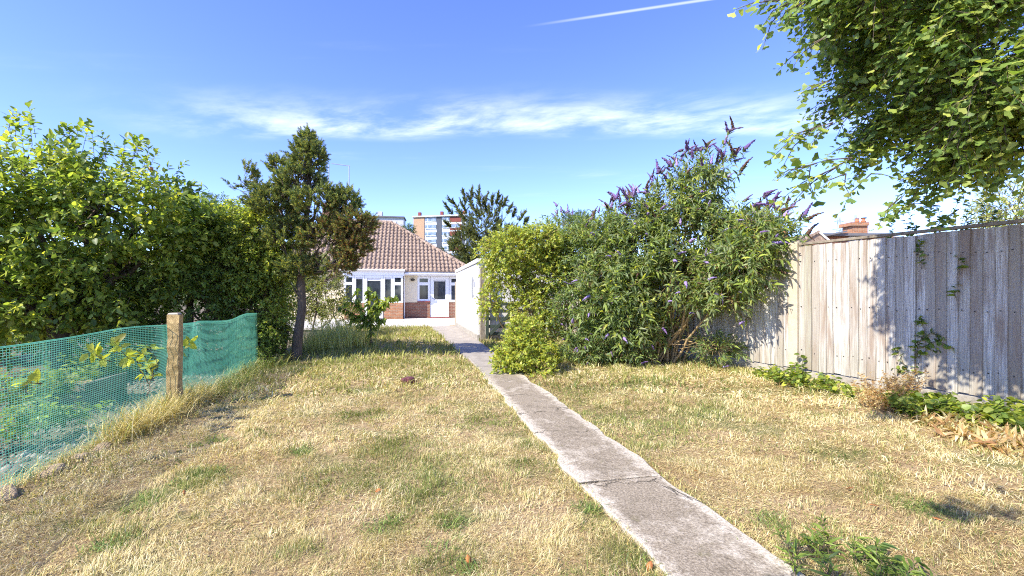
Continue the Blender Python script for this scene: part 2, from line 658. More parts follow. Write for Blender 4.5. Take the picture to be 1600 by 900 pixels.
# ------------------------------------------------------------------ leaves
# templates: (along, across, out) ; faces
LEAF = {
    'oval': (np.array([(0, 0, 0), (0.35, 0.5, 0.07), (0.35, -0.5, 0.07), (0.42, 0, 0), (0.78, 0.34, -0.02), (0.78, -0.34, -0.02), (1, 0, -0.12)]),
             np.array([(0, 3, 1), (0, 2, 3), (3, 4, 1), (3, 2, 5), (3, 6, 4), (3, 5, 6)])),
    'small': (np.array([(0, 0, 0), (0.45, 0.5, 0.06), (0.45, -0.5, 0.06), (1, 0, -0.06)]), np.array([(0, 3, 1), (0, 2, 3)])),
    'lance': (np.array([(0, 0, 0), (0.3, 0.5, 0.06), (0.3, -0.5, 0.06), (0.33, 0, 0.02), (0.7, 0.33, -0.06), (0.7, -0.33, -0.06), (0.72, 0, -0.09), (1, 0, -0.28)]),
              np.array([(0, 3, 1), (0, 2, 3), (3, 4, 1), (3, 6, 4), (3, 2, 5), (3, 5, 6), (6, 7, 4), (6, 5, 7)])),
    'fan': (np.array([(0, 0.015, 0), (0, -0.015, 0), (0.42, 0.02, 0), (0.42, -0.02, 0), (0.78, 0.5, 0.05), (0.97, 0.3, -0.03), (0.93, 0.03, 0.03), (1.0, -0.26, -0.02), (0.8, -0.5, 0.06)]),
            np.array([(0, 1, 3), (0, 3, 2), (2, 5, 4), (2, 6, 5), (2, 3, 6), (3, 7, 6), (3, 8, 7)])),
    'needle': (np.array([(0, 0.5, 0), (0, -0.5, 0), (1, 0, 0)]), np.array([(0, 1, 2)])),
}


def leaf_mesh(base, d, nrm, L, W, shape):
    T, F = LEAF[shape]
    d = norm(d)
    s = norm(np.cross(nrm, d))
    n_ = np.cross(d, s)
    V = (base[:, None, :] + d[:, None, :] * (T[None, :, 0:1] * L[:, None, None])
         + s[:, None, :] * (T[None, :, 1:2] * W[:, None, None]) + n_[:, None, :] * (T[None, :, 2:3] * L[:, None, None]))
    k = len(T)
    FF = (F[None] + (np.arange(len(base)) * k)[:, None, None]).reshape(-1, F.shape[1])
    return V.reshape(-1, 3), FF, k


def leaf_colors(n, palette, jitter=0.18, w_=None):
    pal = np.array(palette, float)
    i = rng.choice(len(pal), n, p=w_)
    j = rng.choice(len(pal), n, p=w_)
    t = rng.random((n, 1)) * 0.5
    c = pal[i] * (1 - t) + pal[j] * t
    return c * 1.36 * (1 + jitter * rng.normal(size=(n, 1))).clip(0.5, 1.6)


def rand_dir(n):
    return norm(rng.normal(size=(n, 3)))


def lobes_points(lobes, n, shell=(0.6, 1.03), flat_bottom=0.35):
    """twig starts and outward directions spread over ellipsoid lobes; drops those deep inside other lobes"""
    Cn = np.array([l[0] for l in lobes], float)
    Rd = np.array([l[1] if np.ndim(l[1]) else (l[1],) * 3 for l in lobes], float)
    wgt = (Rd.prod(axis=1)) ** (2 / 3)
    wgt /= wgt.sum()
    out_p, out_d = [], []
    need = n
    while need > 0:
        m = int(need * 1.6) + 20
        i = rng.choice(len(lobes), m, p=wgt)
        dr = rand_dir(m)
        keep = (dr[:, 2] > -0.75) | (rng.random(m) < flat_bottom)
        i, dr = i[keep], dr[keep]
        m = len(i)
        t = rng.uniform(shell[0], shell[1], m) * (0.86 + 0.28 * fbm(dr[:, 0] * 2.5 + i * 7.7 + 50, dr[:, 1] * 2.5 + dr[:, 2] * 3.1 + 50, 3))
        p = Cn[i] + dr * Rd[i] * t[:, None]
        q = ((p[:, None, :] - Cn[None]) / Rd[None])
        dist = np.linalg.norm(q, axis=2)
        inside = (dist < 0.5).any(axis=1)
        p, dr = p[~inside], dr[~inside]
        out_p.append(p)
        out_d.append(dr)
        need -= len(p)
    return np.concatenate(out_p)[:n], np.concatenate(out_d)[:n]


def sprays(P, D, k, tlen, spread=0.9, droop=0.15, up=0.25):
    """k leaves along each twig (start P, direction D)"""
    n = len(P)
    D = norm(D + np.array([0, 0, up]) + 0.45 * rng.normal(size=D.shape))
    tl = tlen * rng.uniform(0.6, 1.35, n)
    ref = norm(rng.normal(size=(n, 3)))
    A = norm(np.cross(D, ref))
    B = np.cross(D, A)
    kk = np.arange(k)
    t = (kk + 0.6) / k
    bend = np.array([0, 0, -1.0])
    base = P[:, None, :] + D[:, None, :] * (t[None, :, None] * tl[:, None, None]) + bend * (droop * tl[:, None, None] * (t ** 2)[None, :, None])
    ang = kk * 2.4 + rng.random((n, 1)) * 6.28
    side = A[:, None, :] * np.cos(ang)[..., None] + B[:, None, :] * np.sin(ang)[..., None]
    ld = norm(D[:, None, :] * (0.35 + 0.8 * t[None, :, None]) + side * spread + bend * droop * 2 + 0.2 * rng.normal(size=(n, k, 3)))
    nm = norm(np.array([0, 0, 1.0]) * 0.8 + 0.5 * rng.normal(size=(n, k, 3)) + D[:, None, :] * 0.3 + np.array(sun_pos) * 0.3)
    tips = P + D * tl[:, None] + bend * (droop * tl)[:, None]
    mids = P + D * tl[:, None] * 0.5 + bend * (droop * tl * 0.25)[:, None]
    return base.reshape(-1, 3), ld.reshape(-1, 3), nm.reshape(-1, 3), mids, tips


def ribbon_twigs(P, Mi, Ti, r0):
    """thin three-sided twigs through three points"""
    n = len(P)
    d = norm(Ti - P)
    a = norm(np.cross(d, rng.normal(size=(n, 3))))
    b = np.cross(d, a)
    V, F = [], []
    ring = [(0, 1), (2.094, 1), (4.189, 1)]
    for Q, s in ((P, 1.0), (Mi, 0.7), (Ti, 0.25)):
        for an, _ in ring:
            V.append(Q + (a * math.cos(an) + b * math.sin(an)) * (r0 * s))
    V = np.stack(V, 1)
    f = []
    for lv in (0, 3):
        for i in range(3):
            j = (i + 1) % 3
            f.append((lv + i, lv + j, lv + 3 + j, lv + 3 + i))
    F = (np.array(f)[None] + (np.arange(n) * 9)[:, None, None]).reshape(-1, 4)
    return V.reshape(-1, 3), F


class Tubes:
    def __init__(self):
        self.V, self.F, self.n = [], [], 0

    def add(self, V, F):
        self.V.append(V)
        self.F.append(F + self.n)
        self.n += len(V)

    def limb(self, a, b, r0, r1, sag=0.12, wob=0.06, k=7, n=6):
        a, b = np.array(a, float), np.array(b, float)
        t = np.linspace(0, 1, k)[:, None]
        Ln = np.linalg.norm(b - a)
        p = a * (1 - t) + b * t + np.array([0, 0, 1.0]) * (np.sin(t * math.pi) * sag * Ln) + np.concatenate([np.zeros((1, 3)), rng.normal(size=(k - 2, 3)) * wob * Ln * 0.5, np.zeros((1, 3))])
        V, F = tube(p, np.linspace(r0, r1, k), n)
        self.add(V, F)
        return p

    def mesh(self, name):
        return np_mesh(name, np.concatenate(self.V), np.concatenate(self.F), smooth=True)


def plant(name, label, cat, base, lobes, twigs, k, tlen, L, W, shape, palette, weights=None, trunk_r=0.06, stems=None, droop=0.15, up=0.25,
          spread=0.9, mat='leaf', bark='bark', group=None, shell=(0.6, 1.03), gap=0.36, colfun=None, twig_r=0.004, singles=0, trunk_name='trunk', extra=None, sub=5, limb=0.55):
    """a woody plant: tapered trunk with limbs to every lobe, twigs, leaves"""
    base = np.array(base, float)
    root = empty(name, base, label, cat, group)
    T = Tubes()
    lobes = [(np.array(c, float), r_) for c, r_ in lobes]
    cz = np.mean([c for c, _ in lobes], axis=0)
    if stems is None:
        fork = base + (cz - base) * np.array([0.45, 0.45, 0.42])
        p = T.limb(base - np.array([0, 0, 0.05]), fork, trunk_r * 1.15, trunk_r * 0.8, 0, 0.04, 6, 9)
        srcs = [p[3], p[4], p[5]]
    else:
        srcs = None
    for c, r_ in lobes:
        rm = np.mean(r_)
        if srcs is not None:
            s = srcs[rng.integers(len(srcs))]
            r0 = trunk_r * limb
        else:
            s = base + np.array([rng.normal() * stems, rng.normal() * stems, 0])
            r0 = trunk_r
        p = T.limb(s, c, r0, r0 * 0.35, 0.08, 0.07)
        for q in range(sub):
            d = rand_dir(1)[0]
            d[2] = abs(d[2]) * 0.8
            st = p[rng.integers(3, 7)]
            T.limb(st, c + d * rm * 0.8, r0 * 0.3, r0 * 0.1, 0.05, 0.08, 5, 4)
    P, D = lobes_points(lobes, twigs, shell)
    g = fbm(P[:, 0] * 2.2 + 31, P[:, 1] * 2.2 + P[:, 2] * 2.6 + 77, 11)
    ok = g > gap
    P, D = P[ok], D[ok]
    ok = P[:, 2] > 0.06
    P, D = P[ok], D[ok]
    if extra is not None:
        P = np.concatenate([P, extra[0]])
        D = np.concatenate([D, extra[1]])
    b_, d_, n_, mi, ti = sprays(P, D, k, tlen, spread, droop, up)
    V, F = ribbon_twigs(P - norm(D) * tlen * 0.3, mi, ti, twig_r)
    T.add(V, F)
    link(trunk_name, T.mesh(trunk_name), MT[bark], root)
    m = len(b_)
    LL = L * rng.uniform(0.65, 1.3, m)
    WW = LL / L * W * rng.uniform(0.8, 1.2, m)
    col = leaf_colors(m, palette, 0.17, weights)
    if colfun is not None:
        col = colfun(b_, col)
    keep = np.ones(m, bool)
    if singles:
        dist = np.linalg.norm(b_ - np.array([0, 0, EYE]), axis=1)
        fwd = b_[:, 0] * syw + b_[:, 1] * cyw
        rgt = b_[:, 0] * cyw - b_[:, 1] * syw
        px = 800 + FPX * rgt / np.maximum(fwd, 0.1)
        py = 460 - FPX * (b_[:, 2] - EYE) / np.maximum(fwd, 0.1)
        vis = (fwd > 0.5) & (px > 5) & (px < 1595) & (py > 5) & (py < 895)
        cand = np.where(vis)[0]
        cand = cand[np.argsort(dist[cand] - LL[cand] * 4)][:singles * 3]
        cand = rng.permutation(cand)[:singles]
        keep[cand] = False
        protos = []
        for q in range(6):
            i = cand[q % len(cand)]
            v, f, kk = leaf_mesh(np.zeros((1, 3)), np.array([[1.0, 0, 0]]), np.array([[0, 0, 1.0]]), np.array([1.0]), np.array([W / L]), shape)
            me = np_mesh('leaf', v, f, np.repeat(col[i][None], len(v), 0))
            me.materials.append(MT[mat])
            protos.append(me)
        from mathutils import Matrix
        for qi, i in enumerate(cand):
            x = norm(d_[i])
            y = norm(np.cross(n_[i], x))
            z = np.cross(x, y)
            o = bpy.data.objects.new('leaf', protos[qi % 6])
            C.objects.link(o)
            o.parent = root
            s = float(LL[i])
            mt = Matrix(((x[0] * s, y[0] * s, z[0] * s, b_[i][0] - base[0]), (x[1] * s, y[1] * s, z[1] * s, b_[i][1] - base[1]),
                         (x[2] * s, y[2] * s, z[2] * s, b_[i][2] - base[2]), (0, 0, 0, 1)))
            o.matrix_basis = mt
    V, F, kk = leaf_mesh(b_[keep], d_[keep], n_[keep], LL[keep], WW[keep], shape)
    cr = link('crown', np_mesh('crown', V, F, np.repeat(col[keep], kk, 0)), MT[mat], root)
    if singles:
        cr['kind'] = 'stuff'
    return root, P, D, ti


def pxl(items):
    """lobes given as (px, py, distance, radius in m or (r, r, rz))"""
    return [(at(a, b, c), r_) for a, b, c, r_ in items]


# ================================================================== SETTING
def gz(x, y):
    """ground height"""
    z = np.zeros_like(x, dtype=float)
    z = z - 0.10 * np.clip((-2.62 - x) / 0.5, 0, 1)
    t = np.clip((y - 50) / 120.0, 0, 1)
    z = z + 15.0 * t * t * (3 - 2 * t)
    return z


xs = np.unique(np.concatenate([np.linspace(-3000, -40, 14), np.linspace(-40, -5, 20), np.linspace(-5, 8, 66), np.linspace(8, 40, 16), np.linspace(40, 3000, 14)]))
ys = np.unique(np.concatenate([np.linspace(-400, -6, 8), np.linspace(-6, 20, 80), np.linspace(20, 60, 14), np.linspace(60, 200, 20), np.linspace(200, 4000, 14)]))
X, Y = np.meshgrid(xs, ys)
Z = gz(X, Y) + 0.012 * (fbm(X * 1.3 + 90, Y * 1.3 + 90, 5) - 0.5) * (np.abs(X) < 30)
nx, ny = len(xs), len(ys)
ii, jj = np.meshgrid(np.arange(nx - 1), np.arange(ny - 1))
q = (jj * nx + ii).ravel()
gF = np.stack([q, q + 1, q + nx + 1, q + nx], 1)
g = link('ground', np_mesh('ground', np.stack([X.ravel(), Y.ravel(), Z.ravel()], 1), gF, smooth=True), MT['ground'])
tag(g, kind='structure')

# --- concrete path of poured slabs
path = bpy.data.objects.new('path', None)
C.objects.link(path)
tag(path, kind='structure')


def slab(x0, x1, y0, y1, z, mat, parent, name='slab', seed=0, jit=0.025, xt0=None, xt1=None, tilt=0.0):
    xt0 = x0 if xt0 is None else xt0
    xt1 = x1 if xt1 is None else xt1
    k = max(6, int((y1 - y0) / 0.09))
    t = np.linspace(0, 1, k)
    yy = y0 + (y1 - y0) * t
    le = x0 + (xt0 - x0) * t + jit * (fbm(yy * 6 + seed, yy * 0 + 3.1, 2, 4) - 0.5) * 2
    ri = x1 + (xt1 - x1) * t + jit * (fbm(yy * 6 + seed, yy * 0 + 9.7, 4, 4) - 0.5) * 2
    pts = [(a, b) for a, b in zip(le, yy)] + [(a, b) for a, b in zip(ri[::-1], yy[::-1])]
    cx, cy = (x0 + x1) / 2, (y0 + y1) / 2
    nb = len(pts)
    V = [(a - cx, b - cy, -0.08) for a, b in pts] + [(a - cx, b - cy, z + tilt * (a - cx)) for a, b in pts]
    ins = [((a - cx) * 0.965, (b - cy) * (1 - 0.012 / (y1 - y0)), z + 0.006 + tilt * (a - cx)) for a, b in pts]
    V += ins
    F = [(i, (i + 1) % nb, nb + (i + 1) % nb, nb + i)[::-1] for i in range(nb)] + [(nb + i, nb + (i + 1) % nb, 2 * nb + (i + 1) % nb, 2 * nb + i)[::-1] for i in range(nb)]
    for i in range(k - 1):
        a, b = 2 * nb + i, 2 * nb + i + 1
        c_, d_ = 2 * nb + nb - 1 - i, 2 * nb + nb - 2 - i
        F.append((a, c_, d_, b))
    me = bpy.data.meshes.new(name)
    me.from_pydata([tuple(map(float, v)) for v in V], [], F)
    me.update()
    o = link(name, me, mat, parent)
    o.location = (cx, cy, 0)
    return o


ycuts = [-3.0, -1.2, 0.5, 2.78, 4.86, 6.82]
for i in range(5):
    slab(1.08, 1.67, ycuts[i] + 0.008, ycuts[i + 1] - 0.008, 0.022 + 0.006 * (i % 2), MT['path'], path, seed=i * 3.3, jit=0.06, tilt=0.01 * (-1) ** i)
slab(1.10, 1.72, 6.86, 8.7, 0.018, MT['conc_far'], path, seed=31)
slab(1.04, 1.74, 8.72, 10.7, 0.016, MT['conc_far'], path, seed=37, xt0=0.99)
slab(0.98, 1.76, 10.72, 13.4, 0.02, MT['conc_far'], path, seed=41, xt0=0.90)
slab(0.90, 1.76, 13.42, 15.6, 0.018, MT['conc_far'], path, seed=43, xt0=0.80)
slab(0.80, 1.76, 15.62, 17.7, 0.02, MT['conc_far'], path, seed=47, xt0=0.72)

# --- pale patio in front of the bungalow
patio = bpy.data.objects.new('patio', None)
C.objects.link(patio)
tag(patio, kind='structure')
mb = MB().box(-0.295, 0.295, -0.295, 0.295, -0.05, 0.03)
pm = mb.build('paving_slab', MT['patio'], patio, 0.004)
first = True
for i in range(17):
    for j in range(10):
        x, y = -6.0 + i * 0.6, 18.05 + j * 0.6
        if y > 23.2 and -3.3 < x < -0.2:
            continue
        if x > 1.55 and y < 18.3:
            continue
        o = pm if first else pm.copy()
        if not first:
            C.objects.link(o)
        first = False
        o.location = (x, y, rng.normal() * 0.002)

# ================================================================== BUNGALOW
FY, BY = 24.0, 23.4
house = empty('bungalow', (0, FY, 0), 'cream and brick bungalow with brown tiled hip roof at the end of the garden', 'house')


def wallpiece(name, mat, *boxes):
    for b in boxes:
        MB().box(*b).build(name, mat, house)


wallpiece('brick_base', MT['brick'], (-0.35, 1.0, FY, FY + 0.25, 0, 0.84), (2.0, 3.0, FY, FY + 0.25, 0, 0.84))
wallpiece('bay_brick_base', MT['brick_bay'], (-1.28, -0.36, BY, FY + 0.2, 0, 0.82), (-3.15, -2.2, BY, FY + 0.2, 0, 0.82))
wallpiece('wall', MT['cream'], (-0.35, 0.36, FY + 0.004, FY + 0.25, 0.842, 2.36), (-7.5, -3.16, FY, FY + 0.25, 0, 2.36), (2.75, 3.0, FY + 0.004, FY + 0.25, 0.842, 2.36),
          (2.75, 3.0, FY + 0.26, FY + 8, 0, 2.36), (-7.5, -7.25, FY + 0.26, FY + 8, 0, 2.36), (-7.24, 2.74, FY + 7.75, FY + 8, 0, 2.36))
wallpiece('inner_wall', MT['grey_tile'], (-7.2, 2.7, FY + 2.5, FY + 2.6, 0, 2.4))
wallpiece('sill', MT['red_tile'], (0.36, 1.0, FY - 0.05, FY + 0.2, 0.842, 0.90))


def window(x0, x1, z0, z1, y, fr=0.06, transom=None, blind=0.0, name='window', mull=None):
    m = MB()
    dp = 0.07
    m.box(x0, x0 + fr, y, y + dp, z0, z1).box(x1 - fr, x1, y, y + dp, z0, z1)
    m.box(x0 + fr, x1 - fr, y, y + dp, z0, z0 + fr).box(x0 + fr, x1 - fr, y, y + dp, z1 - fr, z1)
    if transom:
        m.box(x0 + fr, x1 - fr, y, y + dp, transom - fr * 0.6, transom + fr * 0.6)
    f = m.build(name, MT['upvc'], house, 0.006)
    segs = [(z0 + fr, (transom - fr * 0.6) if transom else z1 - fr)]
    if transom:
        segs.append((transom + fr * 0.6, z1 - fr))
    for a, b in segs:
        MB().box(x0 + fr, x1 - fr, y + 0.03, y + 0.045, a, b).build('pane', MT['glass'], f)
        # opening sash inside the frame
        if transom:
            s = MB()
            e = 0.035
            xx0, xx1 = x0 + fr, x1 - fr
            s.box(xx0, xx0 + e, y + 0.012, y + 0.03, a, b).box(xx1 - e, xx1, y + 0.012, y + 0.03, a, b)
            s.box(xx0 + e, xx1 - e, y + 0.012, y + 0.03, a, a + e).box(xx0 + e, xx1 - e, y + 0.012, y + 0.03, b - e, b)
            s.build('sash', MT['upvc'], f)
    if blind:
        MB().box(x0 + fr + 0.004, x1 - fr - 0.004, y + 0.022, y + 0.029, z1 - fr - blind, z1 - fr).build('blind', MT['blind'], f)
    return f


# right-hand screen: window, half-glazed door, window
window(0.36, 1.0, 0.90, 2.18, FY + 0.02, 0.07, 1.80)
window(2.0, 2.75, 0.86, 2.18, FY + 0.02, 0.07, 1.80)
door = MB().box(1.02, 1.98, FY + 0.02, FY + 0.09, 0.06, 0.9).box(1.02, 1.20, FY + 0.02, FY + 0.09, 0.9, 2.18).box(1.80, 1.98, FY + 0.02, FY + 0.09, 0.9, 2.18) \
    .box(1.20, 1.80, FY + 0.02, FY + 0.09, 2.02, 2.18).box(1.20, 1.80, FY + 0.02, FY + 0.09, 0.9, 0.98).build('door', MT['upvc'], house, 0.008)
MB().box(1.20, 1.80, FY + 0.045, FY + 0.06, 0.98, 2.02).build('pane', MT['glass'], door)
MB().box(1.22, 1.78, FY + 0.03, FY + 0.043, 1.93, 2.015).build('blind', MT['blind'], door)
MB().box(1.22, 1.78, FY + 0.008, FY + 0.018, 0.2, 0.8).build('panel', MT['upvc'], door, 0.005)
MB().box(1.10, 1.13, FY - 0.03, FY + 0.02, 1.02, 1.05).box(1.10, 1.24, FY - 0.045, FY - 0.03, 1.02, 1.05).build('handle', MT['steel'], door)
MB().box(0.98, 2.02, FY - 0.25, FY + 0.01, 0.035, 0.075).build('door_step', MT['red_tile'], house, 0.006)
MB().box(0.36, 3.0, FY + 0.0, FY + 0.25, 2.184, 2.30).build('head_board', MT['upvc'], house)
# bay: two casements, two narrow lights, glazed door
window(-3.15, -2.68, 0.82, 2.18, BY, 0.06, 1.78)
window(-2.67, -2.2, 0.82, 2.18, BY + 0.003, 0.08, None, 0.1)
window(-1.30, -0.86, 0.82, 2.18, BY + 0.003, 0.08, None, 0.1)
window(-0.85, -0.36, 0.82, 2.18, BY, 0.06, 1.78)
window(-2.19, -1.31, 0.06, 2.18, BY + 0.006, 0.12, None, 0.14, 'glazed_door')
MB().box(-3.2, -0.31, BY - 0.02, FY + 0.2, 2.184, 2.36).build('bay_fascia', MT['upvc'], house)
wallpiece('bay_cheek', MT['upvc'], (-0.40, -0.362, BY + 0.08, FY, 0.82, 2.18), (-3.15, -3.11, BY + 0.08, FY, 0.82, 2.18))
MB().tube([(-0.30, FY - 0.05, 0.03), (-0.30, FY - 0.05, 2.2), (-0.30, FY - 0.42, 2.3)], 0.034, 8).build('downpipe', MT['upvc'], house, smooth=True)
# wall light
lt = MB().lathe([(0.02, 0), (0.09, 0.03), (0.12, 0.1), (0.03, 0.13)], (0.12, FY - 0.10, 1.93), 10).build('wall_light', MT['dark'], house)
MB().box(0.08, 0.16, FY - 0.06, FY + 0.0, 1.97, 2.07).build('bracket', MT['dark'], lt)
# roof: tiled front slope and right hip, plain rear
EX0, EX1, EY0, RZ0, RZ1, RY = -7.9, 3.3, 23.62, 2.38, 5.5, 28.0
run = RY - EY0
roof = MB()
rx0, rx1 = EX0 + run, EX1 - run
BACK = 2 * RY - EY0
z0, z1 = RZ0 - 0.03, RZ1 - 0.03
roof.add([(EX0, EY0, z0), (EX1, EY0, z0), (rx1, RY, z1), (rx0, RY, z1), (EX1, BACK, z0), (EX0, BACK, z0)],
         [(0, 1, 2, 3), (1, 4, 2), (4, 5, 3, 2), (5, 0, 3), (0, 5, 4, 1)])
roof = roof.build('roof', MT['lead'], house)


def tiled(o, ex, up, along, halfspan0, shrink, rows, name):
    """rows of rolled tiles on a slope; o eave origin, ex unit along eave, up = vector eave->ridge"""
    Vs, Fs, n = [], [], 0
    pitch = 0.205
    nrm_ = np.cross(ex, up)
    nrm_ /= np.linalg.norm(nrm_)
    for r_ in range(rows):
        t0, t1 = r_ / rows, (r_ + 1) / rows + 0.01
        a = -halfspan0[0] + shrink[0] * t0
        b = halfspan0[1] - shrink[1] * t0
        if b - a < 0.3:
            break
        u0 = math.ceil(a / pitch) * pitch
        cnt = int((b - u0) / pitch)
        prof_u = np.array([0, 0.18, 0.34, 0.5, 0.66, 0.78, 0.9])
        prof_h = np.array([0.0, 0.05, 0.078, 0.078, 0.05, 0.004, 0.0])
        us = (u0 + (np.arange(cnt)[:, None] + prof_u[None]) * pitch).ravel()
        hs_ = np.tile(prof_h, cnt) + np.repeat(rng.normal(size=cnt) * 0.004, 7)
        lo = o + ex * us[:, None] + up * t0 + nrm_ * (hs_[:, None] + 0.085)
        hi = o + ex * us[:, None] + up * t1 + nrm_ * (hs_[:, None] * 0.75 + 0.004)
        dn = o + ex * us[:, None] + up * t0 + nrm_ * 0.004
        m_ = len(us)
        Vs += [lo, hi, dn]
        i = np.arange(m_ - 1)
        Fs.append(np.stack([i, i + 1, i + 1 + m_, i + m_], 1) + n)
        Fs.append(np.stack([i + 2 * m_, i + 1 + 2 * m_, i + 1, i], 1) + n)
        n += 3 * m_
    ob = link(name, np_mesh(name, np.concatenate(Vs), np.concatenate(Fs)), MT['roof'], roof)
    ob['kind'] = 'stuff'


mx_ = (EX0 + EX1) / 2
hw = (EX1 - EX0) / 2
tiled(np.array([mx_, EY0 - 0.03, RZ0]), np.array([1.0, 0, 0]), np.array([0, run + 0.03, RZ1 - RZ0]), None, (hw, hw), (run, run), 15, 'roof_tiles')
tiled(np.array([EX1 + 0.03, RY, RZ0]), np.array([0, 1.0, 0]), np.array([-run - 0.03, 0, RZ1 - RZ0]), None, (run, run), (run, run), 15, 'roof_tiles')


def ridge_run(a, b, n):
    a, b = np.array(a), np.array(b)
    d = (b - a) / n
    for i in range(n):
        p0, p1 = a + d * i, a + d * (i + 1.05)
        MB().tube([p0, p0 + d * 0.04, p1], [0.135, 0.13, 0.115], 10).build('hip_tile', MT['roof'], roof, smooth=True)


ridge_run((EX1 + 0.05, EY0 - 0.05, RZ0 + 0.0), (rx1, RY, RZ1), 16)
ridge_run((rx1, RY, RZ1 + 0.02), (rx0, RY, RZ1 + 0.02), 8)
MB().box(-0.3, EX1, EY0 - 0.005, EY0 + 0.02, 2.22, 2.375).build('fascia', MT['upvc'], house)
MB().box(-3.3, -0.25, BY - 0.10, EY0 + 0.1, 2.36, 2.50).build('bay_eaves', MT['white_paint'], house)
MB().box(-0.3, EX1, EY0 - 0.11, EY0 - 0.008, 2.27, 2.33).build('gutter', MT['upvc'], house, 0.02)
MB().box(-3.35, -0.25, BY - 0.20, BY - 0.103, 2.42, 2.49).build('gutter', MT['white_paint'], house, 0.02)
MB().box(-0.3, EX1, EY0 + 0.022, FY, 2.304, 2.33).build('soffit', MT['upvc'], house)
ch = MB().box(-4.9, -4.2, 27.7, 28.3, 4.9, 6.3).box(-4.95, -4.15, 27.65, 28.35, 6.304, 6.45).build('chimney', MT['brick'], roof)
# aerial masts on the chimney
ae = empty('television_aerial', (-4.5, 28.0, 6.45), 'pair of thin aerial poles with a long crossbar above the bungalow roof', 'aerial')
pA, pB = at(517, 262, 27.0), at(547, 262, 27.0)
MB().tube([(pA[0], 28, 5.4), (pA[0], 28, pA[2])], 0.028, 6).build('mast', MT['steel'], ae)
MB().tube([(pB[0], 28, 5.4), (pB[0], 28, pB[2])], 0.028, 6).build('mast', MT['steel'], ae)
MB().tube([(pA[0] + 0.15, 28.0, pA[2] + 0.06), (pB[0] + 0.05, 28.0, pB[2] - 0.02)], 0.022, 6).build('crossbar', MT['steel'], ae)

# ================================================================== GARAGE AND GATE
gar = empty('garage', (3.0, 15.0, 0), 'white rendered flat roofed garage beside the concrete path', 'garage')
MB().box(1.77, 4.30, 12.12, 18.05, 0.16, 2.10).build('wall', MT['render'], gar, 0.01)
MB().box(1.745, 4.32, 12.10, 18.07, 0.0, 0.158).build('plinth', MT['plinth'], gar, 0.008)
MB().box(1.73, 4.34, 12.07, 18.09, 2.103, 2.21).build('coping', MT['white_paint'], gar, 0.012)
MB().box(1.85, 4.2, 12.2, 17.97, 2.212, 2.24).build('roof', MT['lead'], gar)
MB().tube([(1.72, 12.9, 1.15), (1.72, 12.9, 1.75)], 0.03, 8).build('pipe', MT['steel'], gar)
for z in (1.2, 1.64):
    MB().box(1.735, 1.768, 12.84, 12.96, z, z + 0.04).build('pipe_bracket', MT['steel'], gar)
MB().box(1.735, 1.767, 12.6, 12.75, 1.46, 1.6).build('vent', MT['steel'], gar)
MB().box(1.74, 1.80, 18.1, 18.2, 0.03, 1.75).build('corner_board', MT['concrete_post'], gar)
gp = tag(MB().box(1.80, 1.92, 11.86, 11.98, 0, 2.0, 0.004).build('gate_post', MT['oldwood'], None, 0.008), 'weathered timber gate post at the corner of the white garage', 'post')
gate = empty('field_gate', (2.8, 11.9, 0), 'dark green barred timber gate in front of the white garage', 'gate')
for z in (0.16, 0.36, 0.56, 0.76, 0.95):
    MB().box(2.03, 3.7, 11.90, 11.93, z, z + 0.085).build('rail', MT['green_timber'], gate, 0.004)
MB().box(1.95, 2.03, 11.88, 11.95, 0.08, 1.12).build('stile', MT['green_timber'], gate, 0.004)
MB().box(3.7, 3.78, 11.88, 11.95, 0.08, 1.08).build('stile', MT['green_timber'], gate, 0.004)
MB().bar((2.06, 11.875, 0.2), (2.85, 11.875, 0.98), 0.03, 0.08).build('brace', MT['green_timber'], gate)
MB().bar((2.5, 11.955, 0.92), (3.6, 11.955, 0.22), 0.03, 0.08).build('brace', MT['green_timber'], gate)

# ================================================================== TIMBER FENCE (right)
FA, FD = np.array([5.62, 5.7]), np.array([-0.1848, 0.9828])     # concrete post and direction away from camera
FN = np.array([-FD[1], FD[0]])                                  # towards the garden
fang = math.atan2(FD[1], FD[0])


def fpt(s, off, z):
    p = FA + FD * s + FN * off
    return (p[0], p[1], z)


